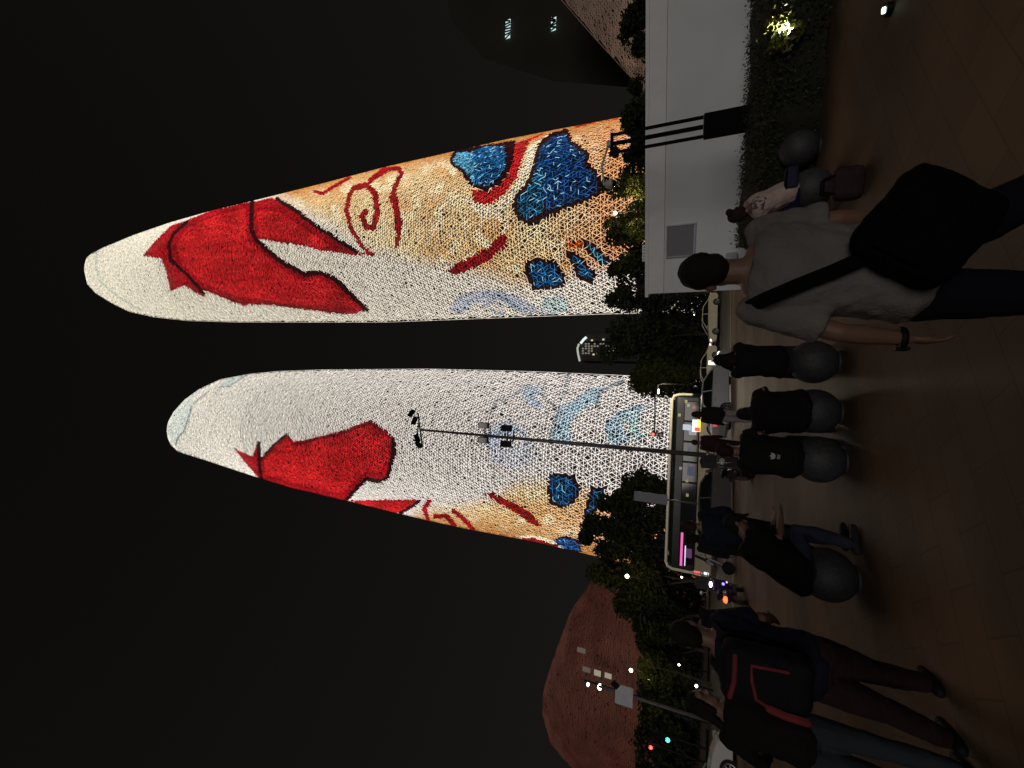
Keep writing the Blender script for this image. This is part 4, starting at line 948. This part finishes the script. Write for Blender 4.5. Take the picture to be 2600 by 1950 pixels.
        g = V(an.x, an.y, an.z-.05*k); tube(bm, [g-td*.05*k, g+td*.05*k, g+td*.16*k], [.036*k, .036*k, .026*k], 8)
    solid('body', bm, M_skin, t, .0085, 2)
    for s in (-1, 1):
        bm = BM(); ball(bm, hp_(s*.030, .076, .006), .0105*k, None, 2); obj('eye', bm, M_eye, t, True)
    # hair
    bm = BM(); ball(bm, hp_(0, -.024, .034), (.083*k, .096*k, .097*k), hm)
    if hair == 'short': ball(bm, hp_(0, -.048, -.012), (.070*k, .064*k, .075*k), hm)
    if hair in ('long', 'bob', 'bun'):
        ball(bm, hp_(0, -.045, -.02), (.088*k, .075*k, .10*k), hm)
        for s in (-1, 1): ball(bm, hp_(s*.066, .0, -.03), (.026*k, .045*k, .095*k), hm)
    if hair in ('long',):
        tube(bm, [hp_(0, -.06, -.06), hp_(0, -.085, -.18), hp_(0, -.10, -.34)], [.085*k, .095*k, .06*k], 12, .55, ref=fx)
    if hair == 'bob': tube(bm, [hp_(0, -.05, -.04), hp_(0, -.055, -.15)], [.09*k, .085*k], 12, .7, ref=fx)
    if hair == 'bun': ball(bm, hp_(-.02, -.12, .075), (.055*k, .052*k, .05*k), hm)
    if hair == 'cap':
        ball(bm, hp_(0, -.05, -.03), (.070*k, .06*k, .06*k), hm)
    solid('hair', bm, cloth(hair_c, .8), t, .010, 2, .014, .03)
    if hair == 'cap':
        bm = BM(); ball(bm, hp_(0, -.012, .045), (.092*k, .106*k, .088*k), hm); tube(bm, [hp_(-.05, .085, .04), hp_(0, .15, .03), hp_(.05, .085, .04)], [.03*k, .045*k, .03*k], 8, .35); solid('cap', bm, cloth((.012, .012, .014)), t, .010, 2)
    # clothes
    inf = .028+loose
    bm = BM(); torso(bm, -.12 if hz > .75 else -.15, 1.02, inf)
    for s in (-1, 1):
        e, wv = A[s]; S_ = sh[s]
        ball(bm, S_-u*.0, (.072*k, .066*k, .068*k), None, 2)
        if sleeve == 'long': tube(bm, [S_, S_.lerp(e, .5), e, e.lerp(wv, .5), e.lerp(wv, .96)], [.070*k+loose*.5, .066*k+loose*.5, .058*k, .054*k, .046*k], 10)
        else: tube(bm, [S_, S_.lerp(e, .45), S_.lerp(e, .82)], [.071*k+loose*.5, .070*k+loose*.6, .071*k+loose*.7], 10, cap=False)
    so = solid('shirt', bm, cloth(shirt), t, .0115, 3, .034, .11)
    t2 = bpy.data.textures.get('creases') or bpy.data.textures.new('creases', 'CLOUDS'); t2.noise_scale = .045
    d2 = so.modifiers.new('creases', 'DISPLACE'); d2.texture = t2; d2.strength = .012; d2.mid_level = .5
    if sleeve == 'hood': pass
    bm = BM(); torso(bm, -.16, .20, .014)
    for s in (-1, 1):
        hp, kn_, an, td = LG[s]
        if leg == 'long': tube(bm, [hp, hp.lerp(kn_, .45), kn_, kn_.lerp(an, .35), kn_.lerp(an, .93)], [.104*k, .094*k, .074*k, .072*k, .062*k], 12)
        else: tube(bm, [hp, hp.lerp(kn_, .45), hp.lerp(kn_, .85)], [.104*k, .100*k, .098*k], 12)
    solid('trousers', bm, cloth(trousers), t, .0115, 3, .014, .09)
    for s in (-1, 1):
        hp, kn_, an, td = LG[s]; g = V(an.x, an.y, an.z-.042*k)
        bm = BM(); tube(bm, [g-td*.065*k, g-td*.01*k, g+td*.09*k, g+td*.165*k], [.043*k, .050*k, .046*k, .036*k], 10, .9); tube(bm, [an+V(0, 0, .02), an-V(0, 0, .04)], [.048*k, .05*k], 10)
        solid('shoe', bm, cloth(shoes, .6), t, .009, 2)
    t['_shirt'] = so.name
    return t, dict(sh=sh, head=head, chest=chest, pel=pel, A=A, hp=hp_, shirt=so, u=u, R=R1)

def W(t, p): return t.matrix_basis @ Vector(p)
# near man in grey
mh = at(2290, 690, 2.08); mc = at(1900, 688, 2.08)
man, mj = person('man in a grey t-shirt seen from behind, nearest to the camera', (mh.x, mh.y), .04, 1.665, None, ((mc.x-mh.x)/.5, .02), 0,
    {-1: ((-.10, .02, .47), (-.13, -.03, .085)), 1: ((.28, .02, .48), (.44, .02, .085))},
    {-1: ((-.235, -.02, 1.09), (-.25, .05, .86)), 1: ((.235, .02, 1.09), (.235, .10, .86))}, 'short', shirt=(.165, .157, .147), trousers=(.004, .005, .012), loose=.012, shw=.165, headlean=(.0, .06))
bm = BM(); wr = mj['A'][-1][1]; tube(bm, [wr+V(math.cos(2*PI*i/14)*.036, math.sin(2*PI*i/14)*.036, .015) for i in range(15)], .012, 6, cap=False); box(bm, wr+V(-.04, 0, .015), (.014, .04, .045), 0, .004); obj('wrist_watch', bm, M_black, man)
M_bag = mat('bag_black', (.003, .003, .0035), .85, 0, .2, 10, .3, .08)
bc = at(2345, 578, 1.89)
bag = thing('shoulder_bag', 'large black shoulder bag on the right hip of the man in grey', 'bag', bc, .04)
bm = BM(); box(bm, V(0, 0, 0), (.37, .14, .33), 0, .07, Matrix.Rotation(.62, 3, 'Y')); solid('pouch', bm, M_bag, bag, .012, 4, .02, .1)
bm = BM(); box(bm, V(-.01, -.070, .03), (.25, .02, .15), 0, .008, Matrix.Rotation(.62, 3, 'Y')); obj('flap', bm, M_bag, bag)
sp = [at(1893, 790, 2.18), at(1896, 782, 2.06), at(1935, 763, 1.945), at(2020, 727, 1.925), at(2120, 688, 1.91), at(2215, 645, 1.895), at(2260, 625, 1.90)]
bm = BM(); tube(bm, [p-Vector(bc) for p in sp], .028, 8, .22, ref=V(1, 0, .8)); o = obj('strap', bm, M_bag, bag); o.rotation_euler = (0, 0, -.04)

def seated(ball_i, label, head_, H=1.62, lean=(0, .1), arms=None, **kw):
    p = balls[ball_i][0]; k = H/1.70; hz = kw.pop('hz', 2*BR+.075*k); off = kw.pop('off', 0)
    lg = kw.pop('legs', None) or {s: ((s*.15, .40, .50), (s*.17, .40, .085)) for s in (-1, 1)}
    return person(label, (p.x, p.y-off), head_, H, hz, lean, 0, lg, arms, group='people sitting on the stone balls', **kw)
wb = balls[5][0]; wz = .47; hdg = math.radians(48)
wc = at(1930, 524, wb.y); lw = Matrix.Rotation(-hdg, 3, 'Z') @ (wc-V(wb.x, wb.y, wz)); lw = lw/max(lw.z, .1)
wm_, wj = seated(5, 'woman with a hair bun and pale pink shirt leaning over by the hedge', hdg, 1.74, (max(-.5, min(.3, lw.x)), max(0, min(1.0, lw.y))), {s: ((s*.24, .22, .80), (s*.12, .42, .66)) for s in (-1, 1)}, hair='bun', hz=.47, off=.05, shirt=(.50, .38, .345), trousers=(.010, .014, .05), leg='long', shoes=(.3, .28, .27), headlean=(0, .3), loose=.02, hair_c=(.03, .014, .010))
def stain_print(o, p, r, col):
    m = o.data.materials[0].copy(); o.data.materials[0] = m; nt = m.node_tree; b = nt.nodes['Principled BSDF']; src = b.inputs['Base Color'].links[0].from_socket
    tc = nt.nodes.new('ShaderNodeTexCoord'); ds = nt.nodes.new('ShaderNodeVectorMath'); ds.operation = 'DISTANCE'; ds.inputs[1].default_value = p; nt.links.new(tc.outputs['Object'], ds.inputs[0])
    lt = nt.nodes.new('ShaderNodeMath'); lt.operation = 'LESS_THAN'; lt.inputs[1].default_value = r; nt.links.new(ds.outputs['Value'], lt.inputs[0])
    nz = nt.nodes.new('ShaderNodeTexNoise'); nz.inputs['Scale'].default_value = 22; nt.links.new(tc.outputs['Object'], nz.inputs['Vector'])
    gt = nt.nodes.new('ShaderNodeMath'); gt.operation = 'GREATER_THAN'; gt.inputs[1].default_value = .52; nt.links.new(nz.outputs['Fac'], gt.inputs[0])
    ml = nt.nodes.new('ShaderNodeMath'); ml.operation = 'MULTIPLY'; nt.links.new(lt.outputs[0], ml.inputs[0]); nt.links.new(gt.outputs[0], ml.inputs[1])
    mx = nt.nodes.new('ShaderNodeMix'); mx.data_type = 'RGBA'; nt.links.new(ml.outputs[0], mx.inputs[0]); nt.links.new(src, mx.inputs[6]); mx.inputs[7].default_value = (*col, 1); nt.links.new(mx.outputs[2], b.inputs['Base Color'])
pp_ = wj['chest']-V(0, 0, .09)+Matrix.Rotation(-hdg, 3, 'Z') @ V(0, -.12, 0); stain_print(wj['shirt'], pp_, .12, (.12, .10, .11))
wbg = Matrix.Rotation(-hdg, 3, 'Z') @ V(.10, -.16, 0)
wb_ = thing('waist_bag', 'navy and black belt bag at the waist of the woman in the pale shirt', 'bag', W(wm_, V(wbg.x, wbg.y, wz+.05)), 0)
bm = BM(); box(bm, V(0, 0, 0), (.32, .10, .17), 0, .045); solid('pouch', bm, mat('bag_navy', (.010, .013, .04), .8), wb_, .01, 3)
bm = BM(); tube(bm, [V(-.15, -.03, .06), V(-.02, -.06, .07), V(.14, -.03, .05)], .012, 6); obj('strap', bm, M_bag, wb_)
gb = gnd(2195, 462); mb = thing('shade_bag', 'dark maroon bag shape put in for the shade behind the woman in the pale shirt', 'bag', (gb.x, gb.y, 0), -.2)  # bag form stands in for the dark shade below the sitter
bm = BM(); box(bm, V(0, 0, .15), (.36, .18, .30), 0, .07); solid('pouch', bm, mat('shade_maroon', (.022, .008, .009), .8, 0, .2, 8, .3), mb, .012, 3, .02, .1)
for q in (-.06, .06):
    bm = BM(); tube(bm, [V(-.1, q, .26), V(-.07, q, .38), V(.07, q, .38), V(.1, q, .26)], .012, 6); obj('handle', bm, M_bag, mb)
a_up = lambda k_, hz: {s: ((s*.15, .28, hz+.42), (s*.04, .30, hz+.66)) for s in (-1, 1)}
p1, j1 = seated(1, 'person in black sitting on a stone ball and filming with a raised phone', -.05, 1.62, (.02, .10), a_up(1, .61), hair='bob', shirt=(.006, .006, .007), sleeve='long', trousers=(.03, .035, .05), loose=.03)
hq = at(1811, 921, balls[1][0].y+.36); ph = thing('phone', 'phone with a bright screen held up above the black clad sitter', 'phone', hq, 0)
bm = BM(); box(bm, V(0, 0, .0), (.075, .009, .15), 0, .004); obj('case', bm, M_black, ph)
bm = BM(); box(bm, V(0, -.0065, 0), (.066, .003, .135)); obj('screen', bm, emat('phone_screen', (1, .93, .8), 1.2), ph)
p2, j2 = seated(2, 'hunched long haired person in black sitting on a stone ball', .15, 1.66, (-.05, .80), {s: ((s*.27, .18, .80), (s*.10, .42, .68)) for s in (-1, 1)}, hair='long', shirt=(.008, .006, .007), sleeve='long', loose=.085, headlean=(-.05, .5), hz=.43, off=.13)
p3, j3 = seated(3, 'person in a black t-shirt with a white leaf emblem sitting on a stone ball', -.02, 1.72, (0, .22), {s: ((s*.24, .10, .86), (s*.16, .34, .70)) for s in (-1, 1)}, hair='short', hair_c=(.022, .010, .010), shirt=(.006, .007, .007), trousers=(.02, .02, .025), loose=.055, hz=.52, off=.08)
M_emb = mat('emblem_white', (.5, .5, .52), .8)
def emblem():
    bm = BM()
    for a in (-.62, 0, .62):
        pts = [V(.0, 0, -.012)]+[V(.016*math.sin(q*PI/9)*1.0, 0, .062*q/9) for q in range(1, 9)]+[V(0, 0, .064)]+[V(-.016*math.sin(q*PI/9), 0, .062*q/9) for q in range(8, 0, -1)]
        R_ = Matrix.Rotation(a, 3, 'Y'); vs = [bm.verts.new(R_ @ p) for p in pts[1:]]; bm.faces.new(vs)
    for i in range(3): quadgrid(bm, [[V(-.028, 0, -.012-i*.011), V(.028, 0, -.012-i*.011)], [V(-.028+i*.003, 0, -.018-i*.011), V(.028-i*.003, 0, -.018-i*.011)]])
    return bm
eo = obj('emblem', emblem(), M_emb, p3); 
for o in [eo]:
    o.location = (.02, -.28, .72); sw = o.modifiers.new('wrap', 'SHRINKWRAP'); sw.target = j3['shirt']; sw.wrap_method = 'PROJECT'; sw.use_project_y = True; sw.use_negative_direction = True; sw.use_positive_direction = True; sw.offset = .004; sw.project_limit = .5
p5, j5 = seated(4, 'person in black with a cap sitting sideways on a stone ball looking down', math.radians(-58), 1.78, (0, .62), {1: ((.2, .28, .72), (.12, .55, .68)), -1: ((-.22, .24, .74), (-.08, .54, .72))}, hair='cap', shirt=(.006, .006, .006), trousers=(.03, .035, .06), loose=.08, headlean=(0, .9), hz=.52, off=.10,
    legs={1: ((.16, .42, .54), (.18, .34, .085)), -1: ((-.14, .45, .56), (-.16, .46, .085))})

# standing onlookers and walkers
g4 = gnd(1880, 1345, .92)
p4, j4 = person('person in a dark navy jacket standing behind the sitters', (g4.x, g4.y), .1, 1.70, None, (-.1, .05), 0, None, {s: ((s*.26, .02, 1.12), (s*.16, .20, .98)) for s in (-1, 1)}, 'short', hair_c=(.03, .014, .010), shirt=(.008, .012, .026), sleeve='long', trousers=(.012, .012, .018), loose=.05)
g4b = at(1744, 1366, 9.9)
p4b, _ = person('person with dark hair half hidden behind the navy jacket', (g4b.x, 9.9), .25, 1.70, None, (0, 0), hair='bob', shirt=(.012, .012, .015), sleeve='long', trousers=(.012, .012, .015), headturn=.5)
gA = gnd(1925, 1060); pA, _ = person('person in dark jacket and pale trousers standing before the silver grey car', (gA.x, gA.y), .5, 1.68, None, (.02, .12), hair='bob', hair_c=(.03, .012, .010), shirt=(.012, .008, .008), sleeve='long', trousers=(.30, .26, .27), shoes=(.02, .02, .02))
gB = at(1752, 1124, 14.2); pB, _ = person('person in dark maroon clothes beside the scooter and the lamp mast', (gB.x, 14.2), -.3, 1.66, None, (0, .12), hair='short', hair_c=(.05, .016, .014), shirt=(.03, .010, .012), sleeve='long', trousers=(.02, .010, .012))
g6 = gnd(2055, 1690, .90); f1, f2 = gnd(2395, 1745)-g6, gnd(2462, 1892)-g6
p6, j6 = person('person with a red trimmed backpack walking away at the lower left', (g6.x, g6.y), .0, 1.68, None, (.0, .06), 0,
    {1: ((f1.x*.55+.02, f1.y*.4+.10, .47), (f1.x, f1.y, .09)), -1: ((f2.x*.5-.02, f2.y*.35+.02, .46), (f2.x, f2.y, .11))}, {1: ((.18, .10, 1.15), (.10, .30, 1.06)), -1: ((-.22, .02, 1.14), (-.16, .22, 1.0))}, 'short', shw=.14, shirt=(.009, .011, .026), trousers=(.032, .014, .018), shoes=(.006, .010, .010), loose=.006)
bk = W(p6, (0, -.235, 1.17)); bp6 = thing('backpack', 'black backpack with red piping on the walking person', 'backpack', bk, 0)
M_pack = mat('pack_black', (.007, .007, .010), .8, 0, .2, 12, .3, .2); M_pipe = mat('red_piping', (.20, .016, .022), .7, 0, .35, 9)
bm = BM(); box(bm, V(0, .0, 0), (.34, .17, .48), 0, .07); solid('pack', bm, M_pack, bp6, .012, 4, .015, .12)
for pts, r in (([(-.13, .185), (-.03, .165), (.09, .165), (.12, .165)], .014), ([(-.15, -.20), (-.145, -.06), (-.10, .05), (.0, .075), (.085, .08), (.10, -.10)], .010), ([(-.15, -.2), (-.148, -.1), (-.135, -.02)], .024)):
    bm = BM(); tube(bm, [V(x, -.088, z) for x, z in pts], r, 6, .5, ref=V(1, 0, 0)); obj('piping', bm, M_pipe, bp6)
for s in (-1, 1):
    bm = BM(); tube(bm, [V(s*.12, .06, -.18), V(s*.14, .12, .05), V(s*.13, .10, .22), V(s*.125, .22, .27), V(s*.12, .32, .20), V(s*.13, .34, .0), V(s*.15, .2, -.17)], .024, 6, .35); obj('strap', bm, M_pack, bp6)
g7 = gnd(2040, 1880, .86)
p7, j7 = person('woman with long dark hair, black top and grey jeans at the lower left corner', (g7.x, g7.y), .25, 1.50, .86, (.02, .12), 0, None, {s: ((s*.24, .06, 1.08), (s*.14, .24, 1.02)) for s in (-1, 1)}, 'long', hair_c=(.010, .008, .007), shirt=(.008, .007, .007), sleeve='long', trousers=(.032, .040, .05), headturn=-1.75, headlean=(.05, .15))

g8 = at(1745, 1585, 6.6)
p8, _ = person('person in black standing between the glowing scooter and the backpack wearer', (g8.x, 6.6), .2, 1.68, None, (0, .05), hair='bob', shirt=(.008, .008, .012), sleeve='long', trousers=(.010, .010, .012), headturn=-.6)
